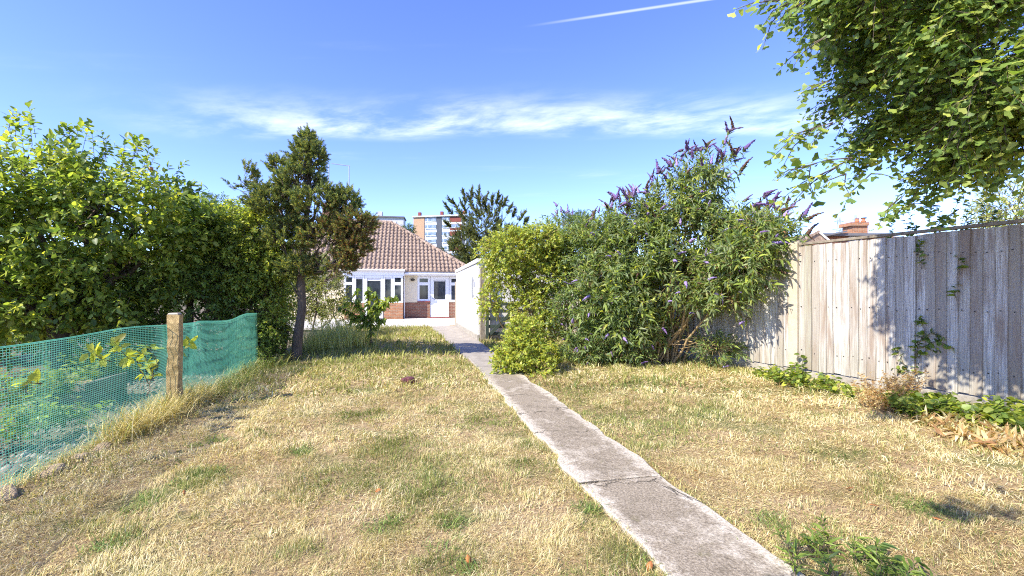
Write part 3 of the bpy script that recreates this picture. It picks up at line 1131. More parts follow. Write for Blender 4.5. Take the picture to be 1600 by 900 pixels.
def fence_run(s0, s1, top, label):
    c = fpt((s0 + s1) / 2, 0, 0)
    root = empty('board_fence', c, label, 'fence')
    protos = []
    for v in range(7):
        wd = [0.118, 0.11, 0.125, 0.105, 0.122, 0.114, 0.12][v]
        m = MB()
        # feather-edge board, thin edge tucked under its neighbour, slightly cupped, wavy long edges
        zs_ = np.linspace(0, 1, 9)
        V, F = [], []
        for k, t in enumerate(zs_):
            e0, e1 = rng.normal() * 0.0022, rng.normal() * 0.0022
            cup = 0.003 * math.sin(t * 3 + v)
            V += [(-wd / 2 + e0, 0.028 + cup, t), (wd / 2 + e1, 0.009, t), (wd / 2 + e1, 0.0, t), (-wd / 2 + e0, 0.003, t)]
        for k in range(8):
            for a in range(4):
                b = (a + 1) % 4
                F.append((k * 4 + a, k * 4 + b, k * 4 + 4 + b, k * 4 + 4 + a))
        F += [(0, 3, 2, 1), (32, 33, 34, 35)]
        me = bpy.data.meshes.new('board')
        me.from_pydata(V, [], F)
        me.update()
        me.materials.append(MT['board'])
        protos.append(me)
    s = s0
    i = 0
    while s < s1 - 0.04:
        me = protos[rng.integers(7)]
        o = bpy.data.objects.new('board', me)
        C.objects.link(o)
        o.parent = root
        zb = 0.16 + rng.normal() * 0.006
        o.location = Vector(fpt(s + 0.05, 0.028 + (i % 2) * 0.003 + rng.normal() * 0.004, zb)) - Vector(c)
        o.rotation_euler = (rng.normal() * 0.002, rng.normal() * 0.004, fang + rng.normal() * 0.012)
        o.scale = (1, 1, top - zb - 0.02 + rng.normal() * 0.004)
        s += 0.101 + rng.normal() * 0.002
        i += 1
    nails = MB()
    for s_ in np.arange(s0 + 0.05, s1, 0.101):
        for z in (0.42, 1.07, 1.72):
            c_ = fpt(s_ + rng.normal() * 0.008, 0.054, z + rng.normal() * 0.012)
            nails.bar((c_[0] - FN[0] * 0.02, c_[1] - FN[1] * 0.02, c_[2]), c_, 0.011, 0.011)
    nails.build('nails', MT['dark'], root)['kind'] = 'stuff'
    for z in (0.4, 1.05, 1.7):
        MB().bar(fpt(s0, -0.03, z), fpt(s1, -0.03, z), 0.06, 0.08).build('rail', MT['oldwood'], root)
    # capping rail
    n = max(1, int((s1 - s0) / 1.8))
    for k in range(n):
        a, b = s0 + (s1 - s0) * k / n + 0.004, s0 + (s1 - s0) * (k + 1) / n - 0.004
        MB().bar(fpt(a, 0.03, top + 0.005 + 0.012 * (k % 2)), fpt(b, 0.03, top + 0.012), 0.075, 0.035).build('capping', MT['oldwood'], root, 0.004)
    for k in range(n):
        a, b = s0 + (s1 - s0) * k / n + 0.005, s0 + (s1 - s0) * (k + 1) / n - 0.005
        MB().bar(fpt(a, 0.012, 0.06), fpt(b, 0.012, 0.06), 0.05, 0.17).build('gravel_board', MT['plinth'], root, 0.006)
    return root


fence_run(-5.2, -0.08, 1.975, 'sunlit grey weathered board fence along the dry lawn, nearest stretch')
fence_run(0.08, 6.5, 1.93, 'shaded weathered board fence behind the purple flowering buddleia')
cp = empty('concrete_post', fpt(0, 0.02, 0), 'pale concrete fence post between the two stretches of board fence', 'post')
a0 = fpt(0, 0.03, 0)
m = MB().box(-0.07, 0.07, -0.065, 0.065, -0.05, 2.02).box(-0.06, 0.06, -0.055, 0.055, 2.022, 2.045, 0.02)
o = m.build('shaft', MT['concrete_post'], None, 0.01)
o.parent = cp
o.rotation_euler = (0, 0, fang)

# ================================================================== GREEN NETTING (left)
NX = -2.57


def net_pt(y, z, off=0.0):
    fold = 0.05 * (fbm(y * 1.5 + 20, z * 0.7 + 5, 8) - 0.5) + 0.028 * np.sin(y * 5.3 + 1.2 * np.sin(y * 2.1)) * np.clip(z, 0, 1)
    sag = 0.10 * np.clip(1 - z, 0, 1) * np.clip((5.4 - y) / 2.5, 0, 1)
    return np.stack([NX + off + fold * 1.6 + sag, y, z], -1)


def net_layer(y0, y1, off, top, dy, dz):
    Vs, Fs, n = [], [], 0
    zs_ = np.linspace(-0.06, 1, 26)
    hw_ = 0.0017
    for y in np.arange(y0, y1, dy):
        tp = top(y)
        yy = y + 0.012 * np.sin(zs_ * 4 + y * 2)
        p = net_pt(yy, zs_ * tp, off)
        a, b = p.copy(), p.copy()
        a[:, 1] -= hw_
        b[:, 1] += hw_
        k = len(zs_)
        Vs += [a, b]
        i = np.arange(k - 1)
        Fs.append(np.stack([i, i + 1, i + 1 + k, i + k], 1) + n)
        n += 2 * k
    yl = np.arange(y0, y1 + 0.03, 0.03)
    tops = top(yl)
    for z in np.append(np.arange(-0.05, 0.99, dz), [0.995, 1.0]):
        hh = hw_ if z < 0.99 else 0.004
        zc = z * tops + 0.006 * np.sin(yl * 3 + z * 9)
        p = net_pt(yl, zc, off + 0.001)
        a, b = p.copy(), p.copy()
        a[:, 2] -= hh
        b[:, 2] += hh
        k = len(yl)
        Vs += [a, b]
        i = np.arange(k - 1)
        Fs.append(np.stack([i, i + 1, i + 1 + k, i + k], 1) + n)
        n += 2 * k
    return np_mesh('net', np.concatenate(Vs), np.concatenate(Fs))


topf = lambda y: 0.915 - 0.02 * np.sin((np.asarray(y) - 2) * 1.6) + 0.012 * np.sin(np.asarray(y) * 4.1)
nf = empty('netting_fence', (NX, 5.2, 0), 'green plastic mesh netting fence along the lawn edge', 'fence')
link('net', net_layer(1.2, 8.55, 0.0, topf, 0.021, 0.018), MT['net'], nf)
link('net', net_layer(5.75, 8.55, -0.035, lambda y: topf(y) - 0.012, 0.019, 0.0165), MT['net'], nf)
po = empty('fence_post', (NX + 0.07, 5.62, 0), 'rough square weathered post standing against the green netting', 'post')
V, F = [], []
for k, z in enumerate(np.linspace(-0.1, 1.03, 14)):
    for a, b in ((-1, -1), (1, -1), (1, 1), (-1, 1)):
        V.append((NX + 0.07 + a * 0.052 + rng.normal() * 0.004 + z * 0.012, 5.62 + b * 0.052 + rng.normal() * 0.004, z))
for k in range(13):
    for a in range(4):
        b = (a + 1) % 4
        F.append((k * 4 + a, k * 4 + b, k * 4 + 4 + b, k * 4 + 4 + a))
F.append((52, 53, 54, 55))
me = bpy.data.meshes.new('shaft')
me.from_pydata(V, [], F)
link('shaft', me, simple('lichened_post', (0.62, 0.45, 0.21), (0.24, 0.16, 0.06), 22, 0.95, 0.9), po)
MB().box(NX + 0.02, NX + 0.13, 5.57, 5.67, 1.032, 1.05, 0.012).build('cap', MT['concrete_post'], po, 0.006)


def stone(name, c, sx_, sy_, sz_, label, cat, group, mat):
    import bmesh
    bm = bmesh.new()
    bmesh.ops.create_icosphere(bm, subdivisions=3, radius=1)
    sd = rng.random() * 50
    for v in bm.verts:
        d = v.co.copy()
        v.co = Vector((np.sign(d.x) * abs(d.x) ** 0.6, np.sign(d.y) * abs(d.y) ** 0.6, np.sign(d.z) * abs(d.z) ** 0.6))
        k = 0.82 + 0.36 * float(fbm(np.array(d.x * 1.7 + sd), np.array(d.y * 1.7 + d.z * 2 + sd), 5))
        v.co = Vector((v.co.x * sx_ * k, v.co.y * sy_ * k, v.co.z * sz_ * k))
    me = bpy.data.meshes.new(name)
    bm.to_mesh(me)
    bm.free()
    o = link(name, me, mat)
    o.location = tuple(float(v) for v in c)
    o.rotation_euler = (rng.normal() * 0.1, rng.normal() * 0.1, rng.random() * 0.8)
    tag(o, label, cat, group)
    return o


ORD = ['fourth', 'third', 'second', 'first']
for i, (y, s_) in enumerate([(3.45, 0.12), (3.8, 0.10), (4.08, 0.08), (4.3, 0.1)]):
    stone('edging_stone', (NX + 0.13 + rng.normal() * 0.02, y, 0.0), 0.05, s_, 0.04, ORD[i] + ' edging stone from the fence post along the foot of the netting', 'stone', 'edging stones under the netting', MT['stone'])

# lump lying on the lawn
lump = empty('plum_lump', ground_at(637, 600), 'small dark plum coloured lump lying on the open lawn', 'stone')
g0 = ground_at(637, 600)
for dx, r_, z in ((-0.035, 0.045, 0.045), (0.035, 0.05, 0.05), (0.0, 0.03, 0.075)):
    o = stone('lobe', (g0[0] + dx, g0[1], z), r_ * 1.2, r_, r_, None, None, None, MT['plum'])
    o.parent = lump
    o.location = (dx, 0, z)

# ================================================================== FAR BUILDINGS
def flat_block(name, label, c, wdt, dep, h, storeys, bays, ang):
    """c = centre of the front at ground"""
    root = empty(name, c, label, 'building')
    root.rotation_euler = (0, 0, ang)
    x0, x1 = -wdt / 2, wdt / 2

    def pb(nm, mat, *bs, parent=root):
        m_ = MB()
        for b in bs:
            m_.box(*b)
        me_ = bpy.data.meshes.new(nm)
        me_.from_pydata([tuple(p) for p in np.concatenate(m_.v)], [], m_.f)
        me_.materials.append(mat)
        o_ = bpy.data.objects.new(nm, me_)
        C.objects.link(o_)
        o_.parent = parent
        return o_
    return root, pb, x0, x1


b1c = at(686, 460, 170)
b1c[2] = 14
WHITE = simple('far_white_panel', (0.74, 0.76, 0.80), (0.66, 0.68, 0.72), 0.6, 0.8)
RED = simple('far_red_panel', (0.22, 0.06, 0.05), (0.17, 0.05, 0.04), 0.8, 0.9)
SLATE = simple('far_dark_panel', (0.08, 0.09, 0.12), (0.06, 0.07, 0.09), 0.8, 0.8)
b1, pb, x0, x1 = flat_block('apartment_block', 'brick and white panelled apartment block on the hill behind the bungalow roof', b1c, 20.5, 9, 16.5, 6, 5, -0.42)
pb('end_wall', MT['brick_far'], (x0, x0 + 4.4, 0, 9, 0, 16.3))
pb('wall', WHITE, (x0 + 4.4, x1, 0.3, 9, 0, 16.2))
pb('roof', MT['grey_tile'], (x0 - 0.3, x1 + 0.3, -0.5, 9.3, 16.3, 16.8))
pb('stair_panel', SLATE, (x0 + 9.2, x0 + 11.2, 0.1, 0.29, 0, 16.2))
pb('stair_panel', SLATE, (x0 + 19.0, x0 + 20.0, 0.1, 0.29, 0, 16.2))
for i in range(6):
    z = 0.2 + i * 2.7
    pb('red_panel', RED, (x0 + 14.4, x0 + 18.8, 0.12, 0.29, z + (0.5 if i % 2 else 0.2), z + 2.4))
    for xa, xb in ((4.7, 6.6), (6.8, 9.0), (11.4, 12.8), (12.9, 14.2)) + (((14.8, 18.4),) if i % 2 == 0 else ()):
        wf = pb('window', MT['far_glass'], (x0 + xa, x0 + xb, 0.05, 0.27, z + 1.05, z + 2.3))
        pb('frame', WHITE, (x0 + xa - 0.08, x0 + xb + 0.08, -0.02, 0.04, z + 0.9, z + 1.05), (x0 + (xa + xb) / 2 - 0.06, x0 + (xa + xb) / 2 + 0.06, -0.02, 0.04, z + 1.06, z + 2.3), parent=wf)
for xx in (0.6, 9.6, 18.4):
    pb('chimney', RED, (x0 + xx, x0 + xx + 1.0, 3, 4.2, 16.8, 18.8))
b2c = at(606, 460, 200)
b2c[2] = 14
b2, pb, x0, x1 = flat_block('apartment_block', 'pale grey apartment block seen over the bungalow ridge', b2c, 13.5, 9, 20, 6, 5, -YAW * 0.4)
pb('wall', MT['grey_tile'], (x0, x1, 0, 9, 0, 21.0))
pb('roof', MT['lead'], (x0 - 0.4, x1 + 0.4, -0.6, 9.3, 21.0, 21.6))
pb('white_panel', WHITE, (x0 + 0.8, x1 - 3.2, -0.15, -0.01, 0, 19.4))
for i in range(7):
    z = 1.0 + i * 2.75
    for k in range(3):
        wf = pb('window', MT['far_glass'], (x0 + 1.6 + k * 2.6, x0 + 3.6 + k * 2.6, -0.3, -0.16, z + 0.9, z + 2.0))
pb('lift_housing', MT['grey_tile'], (x0 + 2, x0 + 4, 2, 5, 21.6, 24.0))
pb('side_wing', MT['far_glass'], (x1 + 0.0, x1 + 4.4, 2, 8, 0, 16.5))

# neighbour's house to the right
nh = empty('neighbour_house', at(1330, 460, 26) - np.array([0, 0, EYE]), 'brick neighbouring house with flat dormer and chimney rising above the board fence', 'house')
A = -YAW


def nb(px0, px1, py0, py1, d0, d1, name, mat, parent=nh, bev=0.0):
    """box whose front face is at distance d0 and spans these photo pixels"""
    c0, c1 = at(px0, py1, d0), at(px1, py0, d0)
    back = (d1 - d0) * np.array([syw, cyw, 0])
    p = [np.array([c0[0], c0[1], c0[2]]), np.array([c1[0], c1[1], c0[2]]), np.array([c1[0], c1[1], c1[2]]), np.array([c0[0], c0[1], c1[2]])]
    return MB().prism(p, back).build(name, mat, parent, bev)


nb(1262, 1420, 384, 508, 25.0, 32.0, 'wall', MT['brick'])
nb(1292, 1400, 374, 386, 25.6, 30.0, 'dormer_wall', MT['brick'])
nb(1282, 1392, 369, 373, 25.2, 30.5, 'dormer_roof', MT['lead'])
dw = nb(1327, 1347, 374.5, 390, 25.45, 25.58, 'window', MT['upvc'])
nb(1329.5, 1335.5, 376.5, 390, 25.40, 25.44, 'pane', MT['glass'], dw)
nb(1338.5, 1344.5, 376.5, 390, 25.40, 25.44, 'pane', MT['glass'], dw)
MB().prism([at(1278, 376.5, 25.1), at(1324, 367.2, 25.1), at(1324, 364.6, 25.1), at(1278, 373.5, 25.1)], 5 * np.array([syw, cyw, 0])).build('roof_slope', MT['lead'], nh)
chn = nb(1331.5, 1356, 357, 376, 27.0, 27.8, 'chimney', MT['brick_bay'])
nb(1329.5, 1358, 351.5, 357, 26.9, 27.9, 'chimney_band', MT['brick_bay'], chn)
for p_ in (1339, 1349):
    b_ = at(p_, 351.5, 27.4)
    MB().lathe([(0.13, 0), (0.14, 0.06), (0.10, 0.1), (0.10, 0.2), (0.13, 0.22)], b_, 10).build('chimney_pot', MT['pot'], chn)
b_ = at(1350, 345.5, 27.4)
MB().lathe([(0.02, -0.05), (0.16, 0.0), (0.13, 0.04), (0.02, 0.05)], b_, 8).build('cowl', MT['dark'], chn)
# small tiled gable
gb = empty('tiled_gable', at(1275, 460, 22) - np.array([0, 0, EYE]), 'small brown tiled gable roof just above the concrete post', 'roof')
p0, p1, p2 = at(1246, 385, 22), at(1279, 367, 22), at(1298, 383, 22)
bk = 3.0 * np.array([syw, cyw, 0])
MB().prism([p0, p1, p2], bk).build('roof_tiles', MT['roof'], gb)
lo0, lo1 = at(1246, 508, 22), at(1298, 508, 22)
MB().prism([lo0, lo1, at(1298, 384.5, 22), at(1246, 386, 22)], bk * 0.98).build('wall', MT['brick'], gb)
MB().bar(at(1279, 366, 21.95), at(1299, 383, 21.95), 0.05, 0.09).build('bargeboard', MT['white_paint'], gb)
for k in range(6):
    u = k / 6
    a_, b_ = p0 * (1 - u) + p1 * u, p0 * (1 - u - 0.17) + p1 * (u + 0.17)
    MB().bar(a_ + np.array([0, -0.03, 0.02]), b_ + np.array([0, -0.03, 0.05]), 0.1, 0.1).build('hip_tile', MT['roof'], gb)
cs = empty('brick_chimney', at(1226, 460, 20) - np.array([0, 0, EYE]), 'brick chimney with one clay pot half hidden by buddleia flowers', 'chimney')
c0 = at(1226, 372, 20)
MB().box(c0[0] - 0.25, c0[0] + 0.25, c0[1] - 0.25, c0[1] + 0.25, 0, c0[2]).box(c0[0] - 0.3, c0[0] + 0.3, c0[1] - 0.3, c0[1] + 0.3, c0[2] - 0.2, c0[2] - 0.08).build('stack', MT['brick'], cs)
MB().lathe([(0.12, 0), (0.13, 0.06), (0.10, 0.1), (0.10, 0.3), (0.13, 0.32)], c0, 10).build('pot', MT['pot'], cs)


nh.location.z += 0.17
gb.location.z += 0.13


def pylon(px, top, d, label):
    b = at(px, 460, d)
    b[2] = float(gz(np.array(b[0]), np.array(b[1])))
    h = at(px, top, d)[2] - b[2]
    root = empty('pylon', b, label, 'pylon', 'pylons on the skyline')
    r_ = 0.30
    m_ = MB()
    wd = lambda t: 4.5 * (1 - t) ** 1.3 + 0.8
    L_ = 9
    for sx_ in (-1, 1):
        for sy_ in (-1, 1):
            m_.tube([(b[0] + sx_ * wd(t), b[1] + sy_ * wd(t), b[2] + h * t) for t in np.linspace(0, 1, L_)], r_, 4)
    for k in range(L_ - 1):
        t0, t1 = k / (L_ - 1), (k + 1) / (L_ - 1)
        for s_ in (-1, 1):
            m_.tube([(b[0] + s_ * wd(t0), b[1] - wd(t0), b[2] + h * t0), (b[0] - s_ * wd(t1), b[1] - wd(t1), b[2] + h * t1)], r_ * 0.7, 3)
    m_.build('tower', MT['steel'], root)
    for t, ln in ((0.66, 8), (0.8, 10), (0.93, 7)):
        m_ = MB()
        for s_ in (-1, 1):
            m_.tube([(b[0], b[1], b[2] + h * t + 1.5), (b[0] + s_ * ln, b[1], b[2] + h * t)], [0.3, 0.2], 4)
            m_.tube([(b[0], b[1], b[2] + h * t - 0.4), (b[0] + s_ * ln, b[1], b[2] + h * t)], [0.3, 0.2], 4)
        m_.build('cross_arm', MT['steel'], root)


pylon(1311, 339, 520, 'pale lattice pylon between the tiled gable and the brick chimney')
pylon(1337, 336, 700, 'distant lattice pylon rising right behind the brick chimney')

# ================================================================== TREES AND SHRUBS
G_DARK, G_MID, G_LIGHT, G_YEL = (0.065, 0.11, 0.027), (0.115, 0.17, 0.035), (0.20, 0.26, 0.05), (0.33, 0.35, 0.06)

# --- apple tree, left
ap_lobes = pxl([(40, 308, 7.3, (1.25, 1.1, 0.72)), (150, 332, 7.6, (1.2, 1.1, 0.76)), (-60, 345, 7.2, (1.3, 1.2, 1.0)), (215, 345, 7.9, (0.95, 0.95, 0.8)), (90, 380, 7.4, (1.25, 1.1, 0.9)),
                (180, 430, 7.7, (1.0, 0.95, 0.7)), (10, 440, 7.2, (1.2, 1.1, 0.7)), (255, 390, 8.2, (0.8, 0.85, 0.85)), (120, 485, 7.7, (1.1, 1.0, 0.42)), (20, 490, 7.2, (1.0, 0.9, 0.4))])
ep = np.stack([at(205, 235, 7.5), at(200, 250, 7.5), at(272, 275, 7.9), at(285, 300, 8.0), at(60, 208, 7.3), at(95, 215, 7.3), at(120, 222, 7.4), at(20, 205, 7.2), at(160, 240, 7.5), at(240, 265, 7.8), at(295, 320, 8.1)])
ed = np.array([[0, 0, 1.0]] * 2 + [[0.7, 0.1, 0.6], [0.8, 0, 0.3]] + [[0, 0, 1.0]] * 5 + [[0.4, 0, 0.8], [0.7, 0, 0.2]])
ep, ed = np.repeat(ep, 3, 0) + rng.normal(size=(33, 3)) * 0.05, np.repeat(ed, 3, 0)
apple, aP, aD, aT = plant('apple_tree', 'large spreading apple tree behind the green netting', 'tree', (-5.4, 8.6, -0.1), ap_lobes, 3900, 12, 0.38, 0.105, 0.056, 'oval',
                          [G_DARK, G_MID, G_LIGHT, G_YEL], [0.14, 0.32, 0.32, 0.22], trunk_r=0.13, droop=0.12, shell=(0.5, 1.05), gap=0.45, singles=260, extra=(ep, ed))
APPLE = simple('apple_skin', (0.50, 0.42, 0.12), (0.48, 0.16, 0.06), 9, 0.4)
vis = aP[(aP[:, 0] * cyw - aP[:, 1] * syw > -8.3)]
for i in rng.choice(len(vis), 22, replace=False):
    c = vis[i] + np.array([0.02, -0.05, -0.1])
    MB().lathe([(0.006, 0.052), (0.022, 0.058), (0.034, 0.04), (0.036, 0.02), (0.028, -0.004), (0.012, -0.012)][::-1], c, 10).build('apple', APPLE, apple, smooth=True)

# --- dark shrubs behind the netting
plant('laurel_shrub', 'dense dark green shrub between the apple tree and the conifer', 'shrub', (-3.9, 10.1, -0.1),
      pxl([(310, 410, 9.0, (1.25, 1.2, 1.0)), (350, 385, 9.6, (1.1, 1.1, 0.75)), (385, 450, 9.2, (0.9, 0.9, 0.9)), (320, 470, 8.8, (1.0, 1.0, 0.7)), (300, 355, 9.8, (0.8, 0.8, 0.5))]),
      3000, 11, 0.3, 0.08, 0.036, 'small', [G_DARK, G_MID, (0.08, 0.13, 0.035), G_LIGHT], [0.25, 0.35, 0.2, 0.2], trunk_r=0.08, stems=0.25, droop=0.2)
plant('hawthorn_shrub', 'yellow green shrub in front of the conifer on its shaded side', 'shrub', (-2.75, 9.6, 0),
      pxl([(415, 365, 8.9, (0.6, 0.6, 0.55)), (385, 420, 8.9, (0.7, 0.7, 0.6)), (420, 420, 8.8, (0.4, 0.4, 0.5)), (400, 480, 8.8, (0.5, 0.5, 0.6)), (428, 510, 8.6, (0.2, 0.25, 0.4)), (360, 350, 9.2, (0.5, 0.5, 0.35))]),
      2300, 11, 0.24, 0.065, 0.034, 'small', [G_MID, G_LIGHT, G_YEL, (0.26, 0.25, 0.03)], [0.34, 0.32, 0.24, 0.1], trunk_r=0.05, stems=0.18, droop=0.22)
plant('privet_bush', 'low dark bush at the far end of the green netting', 'shrub', (-2.55, 9.0, 0),
      pxl([(405, 540, 8.3, (0.34, 0.34, 0.38)), (425, 560, 8.2, (0.24, 0.26, 0.2)), (420, 525, 8.6, (0.24, 0.26, 0.28))]),
      700, 10, 0.17, 0.05, 0.024, 'small', [G_DARK, G_MID, G_LIGHT], [0.4, 0.4, 0.2], trunk_r=0.02, stems=0.12)

plant('undergrowth_bush', 'dark low thicket filling the gap under the apple tree', 'shrub', (-6.0, 10.2, -0.1),
      pxl([(20, 500, 9.0, (1.1, 0.8, 0.7)), (110, 505, 9.2, (1.0, 0.8, 0.65)), (200, 500, 9.4, (1.0, 0.8, 0.7)), (280, 500, 9.6, (0.9, 0.8, 0.7)), (-50, 470, 9.0, (1.0, 0.9, 0.9))]),
      1700, 10, 0.3, 0.10, 0.05, 'small', [G_DARK, G_MID, (0.07, 0.12, 0.03)], None, trunk_r=0.04, stems=0.4)

# --- conifer with a bare trunk
CB = ground_at(463, 563)
con_l = pxl([(482, 246, 8.50, (0.30, 0.30, 0.30)), (480, 222, 8.50, (0.14, 0.14, 0.17)), (468, 285, 8.50, (0.42, 0.42, 0.25)), (383, 283, 8.65, (0.23, 0.23, 0.29)), (435, 262, 8.65, (0.15, 0.17, 0.17)), (430, 318, 8.45, (0.49, 0.46, 0.30)),
             (500, 318, 8.35, (0.46, 0.42, 0.34)), (540, 315, 8.35, (0.25, 0.25, 0.20)), (556, 350, 8.30, (0.34, 0.34, 0.22)), (515, 372, 8.45, (0.50, 0.46, 0.35)), (455, 370, 8.55, (0.50, 0.42, 0.34)), (530, 412, 8.45, (0.30, 0.34, 0.22)), (555, 385, 8.40, (0.25, 0.29, 0.21)), (470, 420, 8.65, (0.42, 0.38, 0.24))])


def con_col(p, c):
    h = fbm(p[:, 0] * 1.9 + 12, p[:, 2] * 1.9 + p[:, 1] * 1.3 + 40, 21)
    rgt = p[:, 0] * cyw - p[:, 1] * syw
    br = np.clip((rgt + 4.1) * 0.9, 0, 1) * np.clip((3.15 - p[:, 2]) * 1.5, 0, 1) * (h > 0.47)
    c2 = np.array([0.21, 0.12, 0.05]) * (0.7 + 0.6 * rng.random((len(p), 1)))
    m_ = (rng.random(len(p)) < br * 0.5)[:, None]
    return np.where(m_, c2, c)


def conifer(name, label, base, lobes, twigs, tl, L, W, palette, weights, trunk_pts, trunk_r, colfun=None, spikes=None, k=26):
    root = empty(name, base, label, 'tree')
    T = Tubes()
    tp = np.array(trunk_pts, float)
    V, F = tube(tp, np.linspace(trunk_r, trunk_r * 0.3, len(tp)), 9)
    T.add(V, F)
    for c, r_ in lobes:
        i = int(np.argmin(np.abs(tp[:, 2] - (c[2] - 0.45))))
        T.limb(tp[i], c, trunk_r * 0.35, trunk_r * 0.1, -0.05, 0.09)
        for q in range(4):
            d = rand_dir(1)[0]
            T.limb(tp[max(0, i - 1)] * 0.4 + c * 0.6, c + d * np.mean(r_) * 0.85, trunk_r * 0.14, trunk_r * 0.05, 0, 0.1, 5, 4)
    P, D = lobes_points(lobes, twigs, (0.55, 1.02))
    g_ = fbm(P[:, 0] * 3 + 31, P[:, 1] * 3 + P[:, 2] * 3.4 + 77, 17)
    P, D = P[g_ > 0.42], D[g_ > 0.42]
    D = norm(D * 0.8 + np.array([0, 0, 0.7]))
    if spikes is not None:
        P = np.concatenate([P, spikes[0]])
        D = np.concatenate([D, spikes[1]])
        sl = np.concatenate([np.ones(len(P) - len(spikes[0])), spikes[2]])
    else:
        sl = np.ones(len(P))
    n = len(P)
    D = norm(D + 0.35 * rng.normal(size=D.shape) * (sl == 1.0)[:, None])
    tlv = tl * sl * rng.uniform(0.7, 1.3, n)
    A_ = norm(np.cross(D, rng.normal(size=(n, 3))))
    B_ = np.cross(D, A_)
    kk = np.arange(k)
    t = (kk + 0.3) / k
    ang = kk * 2.399 + rng.random((n, 1)) * 6
    side = A_[:, None] * np.cos(ang)[..., None] + B_[:, None] * np.sin(ang)[..., None]
    b_ = P[:, None] + D[:, None] * (t[None, :, None] * tlv[:, None, None])
    d_ = norm(D[:, None] * 0.9 + side * 0.75 + 0.15 * rng.normal(size=(n, k, 3)))
    Ls = (L * (1.15 - 0.65 * t)[None, :] * sl[:, None] ** 0.4 * rng.uniform(0.8, 1.2, (n, k)))
    b_, d_, Ls = b_.reshape(-1, 3), d_.reshape(-1, 3), Ls.ravel()
    nm = norm(rng.normal(size=b_.shape) + np.array([0, 0, 0.4]))
    col = leaf_colors(len(b_), palette, 0.2, weights)
    clump = np.repeat(rng.uniform(0.75, 1.25, n), k)[:, None]
    col = col * clump
    if colfun is not None:
        col = colfun(b_, col)
    V, F = ribbon_twigs(P - D * tl * 0.5, P + D * tlv[:, None] * 0.5, P + D * tlv[:, None], 0.005)
    T.add(V, F)
    link('trunk', T.mesh('trunk'), MT['bark'], root)
    V, F, q_ = leaf_mesh(b_, d_, nm, Ls, Ls / L * W, 'small')
    link('crown', np_mesh('crown', V, F, np.repeat(col, q_, 0)), MT['needle'], root)
    return root


tpts = [CB + np.array([0, 0, -0.05]), CB + np.array([0.02, 0, 0.4]), CB + np.array([0.1, 0, 1.0]), CB + np.array([0.08, 0, 1.7]), CB + np.array([0.15, 0.02, 2.4]), CB + np.array([0.22, 0.0, 3.2]), CB + np.array([0.24, 0, 4.0])]
conifer('juniper_tree', 'bushy dark conifer with a bare brown trunk beside the lawn', CB, con_l, 3600, 0.15, 0.06, 0.019,
        [(0.055, 0.095, 0.045), (0.11, 0.155, 0.045), (0.2, 0.215, 0.05), (0.3, 0.28, 0.06)], [0.32, 0.32, 0.22, 0.14], tpts, 0.10, con_col, k=30)

# --- spiky conifer behind the bungalow's corner
KB = np.array([4.9, 26.0, 0])
kd = 26.3
kl = pxl([(755, 352, kd, (1.2, 1.1, 1.0)), (728, 380, kd, (1.0, 1.0, 0.8)), (790, 372, kd, (1.1, 1.0, 0.7)), (765, 395, kd, (1.9, 1.4, 1.0)), (715, 395, kd, (0.9, 0.9, 0.6)), (810, 385, kd, (1.1, 1.0, 0.8)), (760, 430, kd, (2.0, 1.5, 1.2))])
sp_p, sp_d, sp_l = [], [], []
for px, py, tx, ty in [(708, 335, 692, 315), (716, 325, 699, 307), (728, 320, 722, 293), (735, 315, 738, 291), (748, 318, 749, 288), (757, 320, 763, 297), (775, 320, 780, 297), (768, 322, 770, 304), (785, 325, 793, 308), (792, 335, 800, 318), (812, 345, 822, 328), (740, 330, 731, 305), (722, 340, 712, 322), (800, 340, 806, 326), (752, 325, 742, 300), (760, 330, 754, 305), (780, 332, 786, 305), (705, 355, 693, 345), (818, 352, 826, 340), (730, 335, 718, 310), (745, 335, 728, 298)]:
    a, b = at(px, py, kd + rng.normal() * 0.4), at(tx, ty, kd + rng.normal() * 0.4)
    for q in range(6):
        t_ = q / 6.0
        sp_p.append(a + (b - a) * t_)
        sp_d.append(norm(norm(b - a) + rng.normal(size=3) * 0.12))
        sp_l.append(0.8 - 0.3 * t_)
        for e in range(3):
            sp_p.append(a + (b - a) * (t_ * 0.8 + 0.05))
            sp_d.append(norm(norm(b - a) + rng.normal(size=3) * 0.55 + np.array([0, 0, 0.15])))
            sp_l.append(rng.uniform(0.6, 1.2) * (1 - 0.5 * t_))
conifer('spiky_conifer', 'spiky upright conifer rising behind the white garage', KB, kl, 2600, 0.40, 0.12, 0.042,
        [(0.05, 0.075, 0.03), (0.10, 0.115, 0.03), (0.18, 0.175, 0.04)], [0.45, 0.35, 0.2], [KB, KB + np.array([0, 0, 2.0]), KB + np.array([0, 0, 4.0]), KB + np.array([0, 0, 5.6])], 0.14, None,
        (np.array(sp_p), np.array(sp_d), np.array(sp_l)), k=30)

